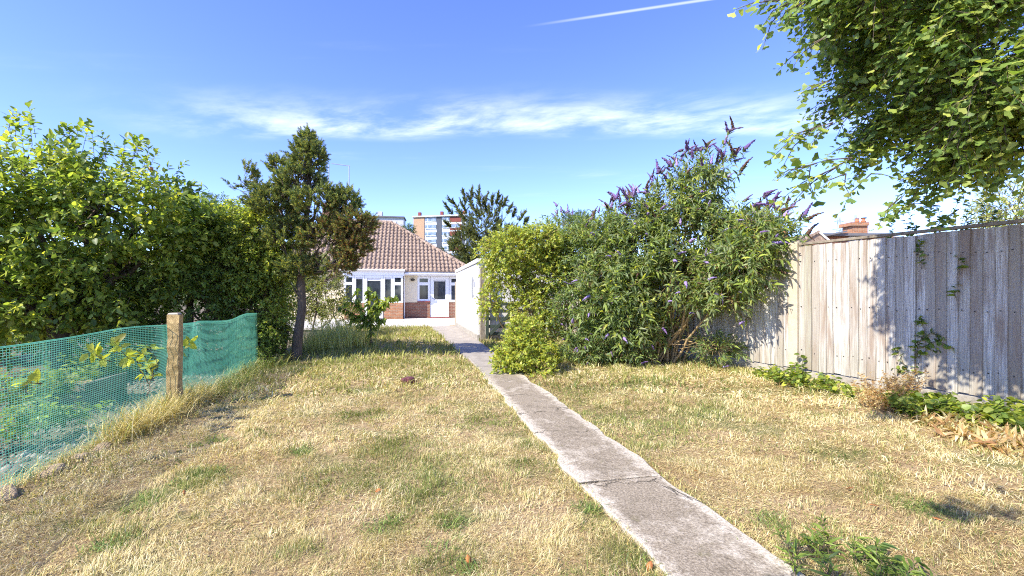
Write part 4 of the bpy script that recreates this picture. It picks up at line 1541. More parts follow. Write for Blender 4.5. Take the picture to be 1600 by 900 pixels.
# --- yellow-green climber-covered shrub by the gate and the low bush
plant('privet_shrub', 'tall yellow green shrub with bare woody stems hiding the field gate', 'shrub', (2.25, 9.2, 0),
      pxl([(800, 392, 9.0, (0.62, 0.55, 0.42)), (840, 378, 9.0, (0.5, 0.5, 0.32)), (855, 430, 9.1, (0.5, 0.5, 0.5)), (790, 430, 9.0, (0.42, 0.4, 0.34)), (765, 470, 9.0, (0.16, 0.2, 0.3)), (830, 480, 9.0, (0.42, 0.4, 0.4)), (820, 530, 8.6, (0.32, 0.3, 0.34)), (850, 520, 8.7, (0.3, 0.3, 0.4)), (870, 390, 9.2, (0.35, 0.35, 0.4))]),
      3300, 10, 0.17, 0.045, 0.032, 'oval', [G_MID, G_LIGHT, G_YEL, (0.28, 0.27, 0.035)], [0.2, 0.3, 0.32, 0.18], trunk_r=0.022, stems=0.13, droop=0.3, bark='cane', gap=0.36, sub=14)
plant('golden_bush', 'low rounded yellow green bush spilling over the edge of the path', 'shrub', (1.95, 7.3, 0),
      pxl([(812, 555, 7.3, (0.34, 0.34, 0.3)), (845, 560, 7.3, (0.28, 0.3, 0.26)), (790, 572, 7.2, (0.2, 0.2, 0.16)), (820, 520, 7.5, (0.24, 0.26, 0.24)), (840, 575, 7.0, (0.22, 0.22, 0.12))]),
      900, 10, 0.13, 0.042, 0.03, 'oval', [G_MID, G_LIGHT, G_YEL, (0.3, 0.29, 0.035)], [0.2, 0.3, 0.32, 0.18], trunk_r=0.012, stems=0.1, droop=0.2, bark='cane')

# --- buddleia
BB = np.array([4.45, 7.55, 0])
bl = pxl([(1000, 400, 8.4, (0.75, 0.7, 0.6)), (1080, 380, 8.2, (0.8, 0.7, 0.6)), (1150, 390, 8.0, (0.65, 0.6, 0.55)), (1195, 380, 7.6, (0.35, 0.4, 0.4)), (1060, 435, 8.0, (0.8, 0.6, 0.42)), (1140, 425, 7.8, (0.6, 0.5, 0.36)),
          (960, 460, 8.2, (0.6, 0.6, 0.6)), (985, 495, 8.0, (0.36, 0.4, 0.34)), (1090, 300, 8.3, (0.32, 0.35, 0.5)), (1050, 330, 8.3, (0.45, 0.4, 0.42)), (1115, 260, 8.2, (0.16, 0.16, 0.3)), (990, 350, 8.5, (0.4, 0.4, 0.3)), (1162, 410, 7.0, (0.38, 0.34, 0.36)), (1125, 465, 7.3, (0.36, 0.34, 0.24)), (1188, 375, 7.0, (0.2, 0.22, 0.24)), (940, 370, 8.7, (0.4, 0.4, 0.3)), (1175, 345, 7.2, (0.22, 0.22, 0.18))])
tips = [(1140, 215), (1118, 232), (1095, 240), (1075, 240), (1062, 255), (1040, 280), (1030, 300), (1010, 300), (1160, 232), (1132, 245), (1150, 262), (960, 325), (975, 335), (1185, 315), (1205, 310), (1215, 320), (1170, 330), (1235, 345), (1245, 350), (1225, 340), (1120, 300), (1100, 280), (1000, 320), (985, 320), (945, 340), (1020, 310)]
eP = np.stack([at(a, b + 16, 8.15 + rng.normal() * 0.15) for a, b in tips])
eD = norm(np.array([[(a - 1080) / 220.0 * cyw, -(a - 1080) / 220.0 * syw, 0.7] for a, b in tips]))
bud, bP, bD, bT = plant('buddleia', 'tall sprawling buddleia with purple flower spikes against the board fence', 'shrub', BB, bl, 3700, 11, 0.3, 0.125, 0.031, 'lance',
                        [(0.06, 0.09, 0.04), (0.10, 0.145, 0.05), G_LIGHT, (0.21, 0.245, 0.12), G_YEL], [0.26, 0.3, 0.2, 0.18, 0.06], trunk_r=0.026, stems=0.2, droop=0.1, bark='cane', gap=0.34, singles=240, extra=(eP, eD), sub=5)


for tx in np.linspace(985, 1125, 16):
    e_ = at(tx + rng.normal() * 8, 440 + rng.normal() * 15, 7.9 + rng.normal() * 0.2)
    b_ = BB + np.array([rng.normal() * 0.2, rng.normal() * 0.15, -0.02])
    t_ = np.linspace(0, 1, 7)[:, None]
    MB().tube(b_ * (1 - t_) + e_ * t_ + np.array([0, 0, 0.12]) * np.sin(t_ * 3.14) + rng.normal(size=(7, 3)) * 0.015, np.linspace(0.018, 0.009, 7), 6).build('cane', MT['cane'], bud, smooth=True)


def spike_mesh(ln, r0, curve, colr):
    k, n = 15, 7
    t = np.linspace(0, 1, k)
    P = np.stack([t * ln, np.zeros(k), -curve * t * t * ln], 1)
    rad = r0 * (1 - t ** 1.6) * (0.75 + 0.5 * (np.arange(k) % 2)) + 0.001
    V, F = tube(P, rad, n)
    V = V + rng.normal(size=V.shape) * r0 * 0.22
    c = np.array(colr)[None] * rng.uniform(0.65, 1.35, (len(V), 1))
    return np_mesh('flower_spike', V, F, c)


spk = [spike_mesh(0.18, 0.021, c_, col_) for c_, col_ in [(0.1, (0.15, 0.09, 0.23)), (0.3, (0.19, 0.12, 0.27)), (0.45, (0.14, 0.095, 0.16)), (0.3, (0.12, 0.07, 0.05)), (0.2, (0.36, 0.27, 0.58)), (0.5, (0.16, 0.1, 0.075))]]
for s_ in spk:
    s_.materials.append(MT['flower'])


def add_spikes(root, pts, dirs, sizes, choice):
    for p, d, s_, c_ in zip(pts, dirs, sizes, choice):
        o_ = bpy.data.objects.new('flower_spike', spk[c_])
        C.objects.link(o_)
        o_.parent = root
        o_.location = Vector(p) - root.location
        o_.rotation_euler = Vector(d).to_track_quat('X', 'Z').to_euler()
        o_.scale = (s_,) * 3


nE = len(eP)
dT = norm(bT - BB - np.array([0, 0, 1.4]))
add_spikes(bud, bT[-nE:], norm(eD + 0.35 * rng.normal(size=eD.shape)), rng.uniform(1.0, 1.7, nE), rng.choice([0, 1, 2, 0, 1, 2, 3], nE))
add_spikes(bud, bT[-nE:] + rng.normal(size=eD.shape) * 0.05, norm(eD * 0.6 + 0.6 * rng.normal(size=eD.shape)), rng.uniform(0.8, 1.3, nE), rng.choice([2, 2, 3, 1], nE))
fwd_ = bT[:, 0] * syw + bT[:, 1] * cyw
front = np.where(fwd_ < np.median(fwd_) + 0.1)[0]
sel = rng.choice(front, 150, replace=False)
add_spikes(bud, bT[sel], norm(dT[sel] * 0.7 + np.array([-0.1, -0.5, 0.1]) + 0.4 * rng.normal(size=(150, 3))), rng.uniform(0.6, 1.1, 150), rng.choice([4, 4, 4, 4, 1, 3, 5], 150))
rgt_ = bT[:, 0] * cyw - bT[:, 1] * syw
bpx = 800 + FPX * rgt_ / fwd_
bpy_ = 460 - FPX * (bT[:, 2] - EYE) / fwd_
for x_ in np.arange(945, 1235, 13):
    ids = np.where(np.abs(bpx - x_) < 7)[0]
    if len(ids) < 3:
        continue
    ids = ids[np.argsort(bpy_[ids])][:3]
    add_spikes(bud, bT[ids], norm(np.array([0, 0, 0.5]) + dT[ids] * 0.9 + 0.45 * rng.normal(size=(len(ids), 3))), rng.uniform(0.8, 1.3, len(ids)), rng.choice([0, 1, 2, 4, 1, 2, 3], len(ids)))
# second, paler buddleia nearer the gate
b2l = pxl([(905, 400, 9.2, (0.62, 0.6, 0.55)), (940, 385, 9.3, (0.6, 0.6, 0.5)), (915, 470, 8.8, (0.6, 0.55, 0.55)), (895, 520, 8.4, (0.34, 0.35, 0.4)), (950, 520, 8.4, (0.42, 0.4, 0.36)), (985, 545, 8.0, (0.3, 0.3, 0.2)), (965, 490, 8.3, (0.5, 0.5, 0.45)), (1015, 505, 8.4, (0.35, 0.4, 0.35)), (920, 545, 8.2, (0.35, 0.35, 0.26)), (1120, 545, 7.7, (0.3, 0.3, 0.12)), (880, 360, 9.6, (0.35, 0.35, 0.22))])
b2r, b2P, b2D, b2T = plant('lilac_buddleia', 'dense grey green buddleia with small lilac flowers next to the yellow shrub', 'shrub', (3.35, 8.4, 0), b2l, 2700, 11, 0.24, 0.095, 0.024, 'lance',
                           [(0.065, 0.10, 0.04), (0.105, 0.155, 0.06), (0.18, 0.235, 0.10), G_LIGHT], [0.3, 0.3, 0.2, 0.2], trunk_r=0.02, stems=0.18, droop=0.1, bark='cane', gap=0.33)
fwd_ = b2T[:, 0] * syw + b2T[:, 1] * cyw
front = np.where(fwd_ < np.median(fwd_))[0]
sel = rng.choice(front, 60, replace=False)
dT = norm(b2T - np.array([3.35, 8.4, 1.0]))
add_spikes(b2r, b2T[sel], norm(dT[sel] * 0.7 + np.array([-0.1, -0.4, 0.2]) + 0.4 * rng.normal(size=(60, 3))), rng.uniform(0.4, 0.85, 60), rng.choice([4, 4, 1, 2, 0], 60))
top_ = np.argsort(-b2T[:, 2])[:16]
add_spikes(b2r, b2T[top_], norm(dT[top_] + np.array([0, 0, 0.4]) + 0.4 * rng.normal(size=(16, 3))), rng.uniform(0.6, 1.0, 16), rng.choice([4, 1, 2, 0], 16))

# --- maidenhair tree overhanging from the right
gl = pxl([(1370, 40, 4.2, (0.44, 0.3, 0.44)), (1372, 150, 4.1, (0.36, 0.28, 0.42)), (1425, 205, 4.1, (0.42, 0.28, 0.3)), (1470, 110, 4.1, (0.62, 0.55, 0.6)), (1560, 170, 4.0, (0.75, 0.6, 0.6)), (1600, 40, 3.8, (0.9, 0.7, 0.7)),
          (1480, 255, 4.1, (0.38, 0.34, 0.2)), (1560, 225, 4.2, (0.4, 0.34, 0.22)), (1400, -60, 3.5, (0.6, 0.6, 0.45)), (1690, -150, 3.6, (0.7, 0.5, 0.5)), (1560, 110, 3.3, (0.42, 0.4, 0.4)), (1490, 40, 3.4, (0.42, 0.4, 0.34)), (1590, 190, 3.6, (0.34, 0.3, 0.26)), (1510, 190, 3.6, (0.36, 0.3, 0.3))])
gl += [(np.array([-0.1, 0.2, 3.5]), (0.5, 0.14, 0.12)), (np.array([-1.45, -0.25, 3.6]), (0.5, 0.2, 0.2)), (np.array([2.6, 0.5, 4.4]), (0.6, 0.4, 0.35))]  # first two lobes are unseen, added overhead to cast shade on the lawn
gt = [(1200, 8, 3.2), (1225, 5, 3.2), (1185, 4, 3.2), (1250, 200, 3.2), (1270, 195, 3.2), (1240, 205, 3.2), (1245, 258, 3.15), (1275, 265, 3.15), (1235, 262, 3.15), (1290, 275, 3.2), (1265, 130, 3.25), (1260, 60, 3.25), (1300, 250, 3.2), (1330, 275, 3.3), (1380, 310, 3.9), (1400, 320, 4.0), (1440, 325, 4.1), (1470, 330, 4.2)]
gP = np.repeat(np.stack([at(a + 18, b, c) for a, b, c in gt]), 2, 0)
gD = np.tile(np.array([[-0.9, 0.1, -0.25]]), (len(gP), 1))
plant('maidenhair_tree', 'overhanging tree with fan shaped leaves at the top corner by the fence', 'tree', (5.7, 0.3, 0), gl, 8200, 11, 0.23, 0.066, 0.062, 'fan',
      [(0.07, 0.12, 0.035), (0.12, 0.18, 0.04), (0.21, 0.265, 0.06), (0.32, 0.34, 0.085)], [0.3, 0.34, 0.24, 0.12], trunk_r=0.09, droop=0.35, spread=1.0, up=-0.1, shell=(0.3, 1.05), gap=0.445, singles=300, twig_r=0.0055, extra=(gP, gD), limb=0.1)

# --- shoots above the fence and the pale bush
def shoot_plant(name, label, cat, stems_, L, W, shape, palette, k, droop=0.25, r_=0.004, bark='twig', group=None, base=None, weights=None):
    """stems_: list of point lists; leaves alternate along each"""
    b0 = np.array(stems_[0][0] if base is None else base, float)
    root = empty(name, b0, label, cat, group)
    T = Tubes()
    bb, dd, nn = [], [], []
    for S in stems_:
        S = np.array(S, float)
        tt = np.linspace(0, 1, 9)
        seg = np.linspace(0, 1, len(S))
        P = np.stack([np.interp(tt, seg, S[:, a]) for a in range(3)], 1)
        P[1:-1] += rng.normal(size=(7, 3)) * 0.01
        V, F = tube(P, np.linspace(r_, r_ * 0.35, 9), 4)
        T.add(V, F)
        ln = np.linalg.norm(S[-1] - S[0])
        m_ = max(3, int(k * ln))
        t = rng.uniform(0.12, 1, m_)
        b = np.stack([np.interp(t, tt, P[:, a]) for a in range(3)], 1)
        ax = norm(S[-1] - S[0])
        rd = rand_dir(m_)
        side = norm(rd - (rd @ ax)[:, None] * ax)
        bb.append(b)
        dd.append(norm(side + ax * 0.45 + np.array([0, 0, -droop])))
        nn.append(norm(np.array([0, 0, 1.0]) + 0.5 * rng.normal(size=(m_, 3))))
    sm_ = link('stem', T.mesh('stem'), MT[bark], root)
    if len(stems_) > 1:
        sm_['kind'] = 'stuff'
    b, d, n_ = np.concatenate(bb), np.concatenate(dd), np.concatenate(nn)
    LL = L * rng.uniform(0.6, 1.3, len(b))
    V, F, q_ = leaf_mesh(b, d, n_, LL, LL * W / L, shape)
    c = leaf_colors(len(b), palette, 0.18, weights)
    lv = link('leaves', np_mesh('leaves', V, F, np.repeat(c, q_, 0)), MT['leaf'], root)
    lv['kind'] = 'stuff'
    return root


def fray(px, py, off=0.06):
    """point on the garden face of the fence seen at this pixel"""
    u = np.array([(px - 800) / FPX * cyw + syw, -(px - 800) / FPX * syw + cyw])
    # solve u*d = FA + FD*s + FN*off
    A_ = np.array([[u[0], -FD[0]], [u[1], -FD[1]]])
    d, s = np.linalg.solve(A_, FA + FN * off)
    return at(px, py, d)


DK = [G_DARK, G_MID, (0.045, 0.085, 0.035)]
st = []
for px, py0, py1, lean in [(1394, 368, 330, -3), (1440, 365, 318, -25), (1452, 365, 325, 6), (1475, 362, 322, -6), (1492, 360, 312, 4), (1510, 358, 318, 5), (1530, 356, 302, 8), (1500, 360, 335, 14), (1425, 366, 345, -10), (1465, 362, 335, 8), (1548, 354, 330, 6), (1520, 358, 335, -6), (1415, 368, 350, 8)]:
    a, b = fray(px, py0 + 25, -0.12), fray(px + lean, py1, -0.1)
    st.append([a, (a + b) / 2 + rng.normal(size=3) * 0.02, b])
shoot_plant('climber_shoots', 'thin dark leafy shoots growing up over the top of the board fence', 'climber', st, 0.055, 0.034, 'oval', DK, 60, 0.0, 0.004, base=fpt(-1.6, -0.12, 1.6))
plant('variegated_bush', 'pale cream green bush showing above the fence behind the overhanging leaves', 'shrub', (7.4, 4.6, 0), pxl([(1575, 318, 6.9, (0.45, 0.4, 0.25)), (1610, 330, 6.7, (0.6, 0.5, 0.35)), (1570, 400, 7.0, (0.6, 0.5, 0.6))]),
      700, 10, 0.2, 0.045, 0.026, 'small', [(0.3, 0.32, 0.13), (0.42, 0.42, 0.22), G_LIGHT], None, trunk_r=0.03, stems=0.15)

# climber on the face of the fence
vs = [[fray(1437, 600), fray(1428, 560), fray(1444, 520), fray(1436, 495)], [fray(1440, 420), fray(1436, 395), fray(1437, 375)], [fray(1495, 470), fray(1490, 455), fray(1497, 440)],
      [fray(1435, 545), fray(1465, 532), fray(1492, 545)], [fray(1440, 530), fray(1455, 520), fray(1480, 528)], [fray(1420, 585), fray(1408, 560), fray(1400, 545)], [fray(1430, 600), fray(1415, 580), fray(1395, 575)],
      [fray(1435, 560), fray(1450, 545), fray(1470, 548)], [fray(1438, 560), fray(1425, 540), fray(1440, 525)], [fray(1500, 430), fray(1505, 410), fray(1492, 400)]]
shoot_plant('fence_climber', 'green climber scrambling up the face of the sunlit board fence', 'climber', vs, 0.06, 0.044, 'oval', [G_DARK, G_MID, G_LIGHT], 75, 0.3, 0.005, base=fray(1437, 610))
# stray dark leaves near post
vs = [[fpt(-0.18, 0.08, 0.02), fpt(-0.16, 0.1, 0.2), fpt(-0.12, 0.1, 0.42)], [fpt(-0.1, 0.1, 0.02), fpt(-0.05, 0.12, 0.25)]]
shoot_plant('bramble_shoot', 'leafy bramble shoot at the foot of the concrete post', 'weed', vs, 0.07, 0.05, 'oval', [G_MID, G_LIGHT], 55, 0.3, 0.005)


def low_weed(name, label, c, rad, h, nst, L, W, shape, palette, k=60, droop=0.2, lean=0.8, group=None, cat='weed', bark='twig'):
    st = []
    for i in range(nst):
        a = rng.random() * 6.28
        r_ = rad * math.sqrt(rng.random())
        b = np.array([c[0] + r_ * math.cos(a), c[1] + r_ * math.sin(a), 0.0])
        hh = h * rng.uniform(0.5, 1.1)
        e = b + np.array([math.cos(a) * lean * hh * rng.random(), math.sin(a) * lean * hh * rng.random(), hh])
        st.append([b, (b + e) / 2 + np.array([0, 0, 0.08 * hh]), e])
    return shoot_plant(name, label, cat, st, L, W, shape, palette, k, droop, 0.003, bark, group, base=(c[0], c[1], 0))


BR = [G_DARK, G_MID, G_LIGHT, G_YEL]
for px, py, rad, h, n, lb in [(1195, 592, 0.16, 0.14, 16, 'small bramble patch at the fence foot under the buddleia side'), (1235, 602, 0.2, 0.22, 22, 'bramble patch growing right in front of the concrete post'), (1275, 608, 0.22, 0.2, 26, 'broad bramble patch just right of the concrete post'), (1318, 618, 0.15, 0.12, 16, 'low bramble patch next to the dead brown shrub')]:
    low_weed('bramble_patch', lb, ground_at(px, py), rad, h, n, 0.06, 0.045, 'oval', BR, 70, group='bramble patches by the concrete post', cat='bramble')
for px, py, rad, h, n, lb in [(1440, 648, 0.25, 0.2, 34, 'leafy patch below the fence climber, next to the dead stalks'), (1475, 650, 0.2, 0.16, 26, 'second leafy patch from the dead stalks along the near fence'), (1515, 655, 0.22, 0.22, 24, 'third leafy patch from the dead stalks along the near fence'), (1545, 672, 0.15, 0.16, 16, 'small leafy patch before the bare concrete gravel board'), (1590, 668, 0.16, 0.24, 22, 'dark leafy patch by the fence at the right edge')]:
    low_weed('ivy_patch', lb, ground_at(px, py), rad, h, n, 0.065, 0.05, 'oval', BR, 75, group='leaf patches along the near fence foot', cat='ivy')
STRAW = [(0.42, 0.30, 0.15), (0.3, 0.19, 0.09), (0.22, 0.12, 0.06), (0.48, 0.38, 0.2)]
for px, py, rad, h, n, lb in [(1375, 640, 0.17, 0.34, 70, 'dry brown dead shrub at the foot of the fence'), (1412, 628, 0.11, 0.36, 40, 'narrow clump of dead brown stalks beneath the fence climber')]:
    low_weed('dead_shrub', lb, ground_at(px, py), rad, h, n, 0.04, 0.014, 'small', STRAW, 70, 0.1, 0.5, cat='shrub', bark='cane')
for px, py, rad, n, lb in [(1530, 690, 0.22, 34, 'middle heap of pale withered cuttings by the near fence'), (1575, 700, 0.28, 46, 'largest heap of pale withered cuttings, nearest the right edge'), (1490, 668, 0.25, 30, 'heap of dry cuttings farthest along the fence, before the leafy patches')]:
    low_weed('leaf_litter', lb, ground_at(px, py), rad, 0.07, n, 0.10, 0.022, 'lance', STRAW + [(0.3, 0.31, 0.14), (0.55, 0.5, 0.34)], 90, 0.1, 2.5, group='withered cuttings by the fence', cat='cuttings')
# tall weeds in the right foreground
low_weed('willowherb', 'clump of tall narrow leaved green weeds at the edge of the path in front', ground_at(1320, 905), 0.24, 0.16, 20, 0.065, 0.012, 'lance', [G_MID, G_LIGHT, (0.10, 0.15, 0.05)], 95, -0.2, 0.5)
low_weed('willowherb', 'few slim green weed stalks beside the path, left of the taller clump', ground_at(1262, 868), 0.1, 0.12, 9, 0.06, 0.01, 'lance', [G_MID, G_LIGHT], 85, -0.2, 0.5)
low_weed('broad_weed', 'dark broad leaved weed at the very bottom beside the path', ground_at(1385, 893), 0.10, 0.06, 10, 0.05, 0.026, 'oval', [G_DARK, G_MID], 100, 0.1, 1.2)

# --- sapling on the lawn
SB = ground_at(580, 541)
sd_ = 11.1
sap_st = [[SB, at(580, 500, sd_), at(576, 470, sd_), at(575, 447, sd_)], [at(580, 505, sd_), at(560, 480, sd_), at(556, 450, sd_)], [at(580, 500, sd_), at(596, 478, sd_), at(604, 470, sd_)], [at(580, 490, sd_), at(600, 470, sd_), at(620, 463, sd_ - 0.2)],
          [at(580, 510, sd_), at(550, 490, sd_), at(530, 480, sd_)], [at(580, 505, sd_), at(565, 495, sd_), at(548, 500, sd_)], [at(579, 495, sd_), at(590, 470, sd_), at(585, 455, sd_)], [at(580, 515, sd_), at(595, 500, sd_), at(602, 497, sd_)],
          [at(579, 512, sd_), at(568, 505, sd_), at(562, 512, sd_)], [at(560, 480, sd_), at(548, 470, sd_), at(540, 474, sd_)], [SB, SB + np.array([0.05, 0, 0.12])], [at(580, 505, sd_), at(588, 490, sd_), at(592, 500, sd_)]]
shoot_plant('cherry_sapling', 'young sapling with drooping leaves standing alone on the lawn before the house', 'sapling', sap_st, 0.15, 0.06, 'lance', [G_MID, G_LIGHT, G_YEL, (0.09, 0.15, 0.03)], 105, 0.95, 0.018, 'bark')

# --- pale tall weeds and bush between tree and house
plant('olive_shrub', 'olive green shrub between the conifer trunk and the bungalow', 'shrub', (-2.8, 13.5, 0), pxl([(500, 465, 13.5, (0.8, 0.7, 0.55)), (530, 490, 13, (0.5, 0.5, 0.35)), (470, 470, 13.5, (0.7, 0.7, 0.6)), (500, 425, 14, (0.7, 0.7, 0.45))]),
      1300, 10, 0.25, 0.07, 0.032, 'small', [(0.09, 0.11, 0.035), (0.17, 0.18, 0.05), (0.26, 0.24, 0.08), G_MID], None, trunk_r=0.03, stems=0.2)

# --- far trees
def far_tree(px, py, d, r_, label, pal):
    b = at(px, 460, d)
    b[2] = float(gz(np.array(b[0]), np.array(b[1])))
    c = at(px, py, d)
    lob = [(c + rand_dir(1)[0] * np.array([r_ * 0.6, r_ * 0.6, r_ * 0.3]), (r_ * 0.6, r_ * 0.6, r_ * 0.5)) for _ in range(6)]
    plant('woodland_tree', label, 'tree', b, lob, 500, 9, r_ * 0.25, r_ * 0.09, r_ * 0.05, 'small', pal, None, trunk_r=r_ * 0.07, twig_r=0.01, gap=0.3)


FP = [(0.04, 0.075, 0.025), (0.07, 0.11, 0.03), (0.1, 0.14, 0.04)]
far_tree(322, 330, 45, 2.2, 'distant rounded tree showing between apple tree and conifer', FP)
far_tree(632, 360, 150, 3.4, 'hillside tree in the gap between the two apartment blocks', FP)
far_tree(905, 352, 60, 2.2, 'distant tree top behind the lilac buddleia', FP)
far_tree(1250, 392, 110, 3.5, 'distant low dark tree beyond the tiled gable', FP)
far_tree(560, 365, 150, 6.0, 'hillside tree left of the pale apartment block', FP)

# ================================================================== NEIGHBOUR'S GROUND BEHIND THE NET
def in_view_ok(x, y):
    return (y * cyw + x * syw) > 0.8


n = 11000
px_ = rng.uniform(-6.5, -2.68, n)
py_ = rng.uniform(1.5, 9.5, n)
keep = fbm(px_ * 1.2 + 60, py_ * 1.2 + 60, 33) > 0.4
px_, py_ = px_[keep], py_[keep]
n = len(px_)
ico = np.array([(1, 0, 0), (-1, 0, 0), (0, 1, 0), (0, -1, 0), (0, 0, 1), (0, 0, -1)], float)
icf = np.array([(0, 2, 4), (2, 1, 4), (1, 3, 4), (3, 0, 4), (2, 0, 5), (1, 2, 5), (3, 1, 5), (0, 3, 5)])
sz_ = rng.gamma(1.6, 0.006, n) + 0.005
V = ico[None] * (sz_[:, None, None] * rng.uniform(0.6, 1.4, (n, 6, 1))) + np.stack([px_, py_, gz(px_, py_) + sz_ * 0.3], 1)[:, None, :]
F = (icf[None] + (np.arange(n) * 6)[:, None, None]).reshape(-1, 3)
gc = np.array([0.26, 0.22, 0.18])[None] * rng.uniform(0.4, 1.5, (n, 1))
gv = link('gravel', np_mesh('gravel', V.reshape(-1, 3), F, np.repeat(gc, 6, 0)), leaf_mat('gravel_stone', 0, 0.9, 0.2))
tag(gv, 'loose gravel and rubble on the ground behind the green netting', 'gravel', kind='stuff')
for px, py, rad, h, n_, lb in [(30, 640, 0.3, 0.45, 40, 'pale flowering weed bushing up behind the near end of the netting'), (100, 615, 0.25, 0.3, 24, 'leafy weed clump behind the middle of the netting'), (215, 580, 0.3, 0.5, 24, 'tall weeds behind the netting beside the post'), (340, 545, 0.35, 0.45, 26, 'weeds behind the far stretch of netting'), (10, 690, 0.3, 0.3, 30, 'low weeds behind the netting at the left edge'), (120, 660, 0.25, 0.2, 24, 'low weeds on the rubble in front of the planter'), (160, 590, 0.3, 0.45, 30, 'leafy weeds growing out of the timber planter')]:
    c = ground_at(px, py)
    low_weed('garden_weed', lb, c, rad, h, n_, 0.07, 0.03, 'oval', [G_MID, G_LIGHT, (0.22, 0.26, 0.12)], 60, 0.2, 0.6)
# bramble climbing the net and the post
yv = lambda px, py: at(px, py, (NX + 0.06) / ((px - 800) / FPX * cyw + syw))
shoot_plant('net_bramble', 'yellow green bramble leaves poking through the netting beside the post', 'bramble',
            [[yv(228, 620), yv(238, 590), yv(232, 560), yv(205, 545)], [yv(232, 600), yv(215, 570), yv(190, 545), yv(178, 535)], [yv(238, 590), yv(245, 560), yv(232, 540)], [yv(175, 565), yv(150, 555), yv(135, 552)], [yv(280, 560), yv(292, 540), yv(300, 530)], [yv(60, 600), yv(45, 595), yv(35, 598)]],
            0.09, 0.05, 'oval', [G_LIGHT, G_YEL, (0.3, 0.3, 0.06)], 42, 0.2, 0.004)
dk = empty('timber_planter', (-4.2, 6.4, -0.1), 'dark timber planter box behind the green netting', 'planter')
for k in range(3):
    MB().box(-4.75, -3.7, 6.2, 6.24, -0.1 + k * 0.11, 0.0 + k * 0.11).build('plank', MT['oldwood'], dk, 0.004)
    MB().box(-3.7, -3.66, 6.2, 7.0, -0.1 + k * 0.11, 0.0 + k * 0.11).build('plank', MT['oldwood'], dk, 0.004)
MB().box(-4.75, -3.72, 6.26, 7.0, -0.1, 0.14).build('soil', MT['stone'], dk)

# ================================================================== GRASS
def grass_points(r0, r1, dens):
    """points on the garden lawn between two distances from the camera stand point"""
    area = (r1 * r1 - r0 * r0) * R(140) / 2
    n_ = int(area * dens)
    r_ = np.sqrt(rng.uniform(r0 * r0, r1 * r1, n_))
    a_ = rng.uniform(-R(70), R(70), n_) + YAW * 0.6
    x, y = r_ * np.sin(a_), r_ * np.cos(a_)
    fx = FA[0] + FD[0] * (y - FA[1]) / FD[1]
    ok = (x > NX + 0.02) & (x < fx - 0.05) & (y < 18.0) & (y > 0.2)
    wob = 0.025 * (fbm(y * 6, x * 0 + 2, 9) - 0.5) * 2
    onp = (x > 1.085 + wob) & (x < 1.665 - wob) & (y < 6.85)
    lx = np.interp(y, [6.8, 8.7, 10.7, 13.4, 17.7], [1.1, 1.03, 0.98, 0.9, 0.72])
    onp2 = (x > lx + wob) & (x < 1.76) & (y >= 6.8)
    gar_ = (x > 1.72) & (x < 4.35) & (y > 12.05)
    bare = fbm(x * 3.1 + 15, y * 3.1 + 25, 131)
    ok &= rng.random(len(x)) < np.clip(1.15 - np.clip((bare - 0.52) * 4.0, 0, 0.75), 0, 1)
    ok &= ~onp & ~onp2 & ~gar_
    return x[ok], y[ok]


GREENS = [(600, 720, 0.36), (660, 735, 0.42), (690, 760, 0.3), (545, 755, 0.3), (620, 700, 0.3), (320, 745, 0.14), (220, 790, 0.12), (180, 848, 0.1), (600, 825, 0.12), (465, 708, 0.12), (700, 815, 0.1), (985, 880, 0.16), (1000, 690, 0.35), (950, 655, 0.5), (1030, 670, 0.4), (1205, 815, 0.1),
          (1090, 640, 0.5), (900, 610, 0.5), (1000, 600, 0.6), (540, 610, 0.3), (560, 650, 0.25), (700, 885, 0.14), (1450, 800, 0.15), (820, 730, 0.2), (760, 660, 0.3), (930, 800, 0.12), (330, 690, 0.12)]
GG = np.array([[*ground_at(a, b)[:2], r_] for a, b, r_ in GREENS])


def green_field(x, y):
    g_ = np.zeros_like(x)
    for a, b, r_ in GG:
        g_ = np.maximum(g_, np.exp(-((x - a) ** 2 + ((y - b)) ** 2) / (r_ * r_)) * (0.65 if r_ > 0.33 else 0.95))
    n_ = fbm(x * 2.6 + 40, y * 2.6 + 40, 61)
    g_ = g_ * (0.35 + 1.1 * n_)
    g_ = np.maximum(g_, np.clip((fbm(x * 4.2 + 11, y * 4.2 + 17, 71) - 0.65) * 3.2, 0, 0.6))
    far = np.clip((y - 5.0) / 5, 0, 1) * 0.7
    sh = np.exp(-((y - 9.8) / 1.5) ** 2) * np.clip((1.5 - x) / 3, 0, 1) * 0.45
    edge = np.clip((NX + 0.5 - x) / 0.5, 0, 1) * 0.25
    return np.clip(np.maximum(g_, far * (0.5 + n_)) + sh + edge + 0.16 * n_, 0, 0.95)


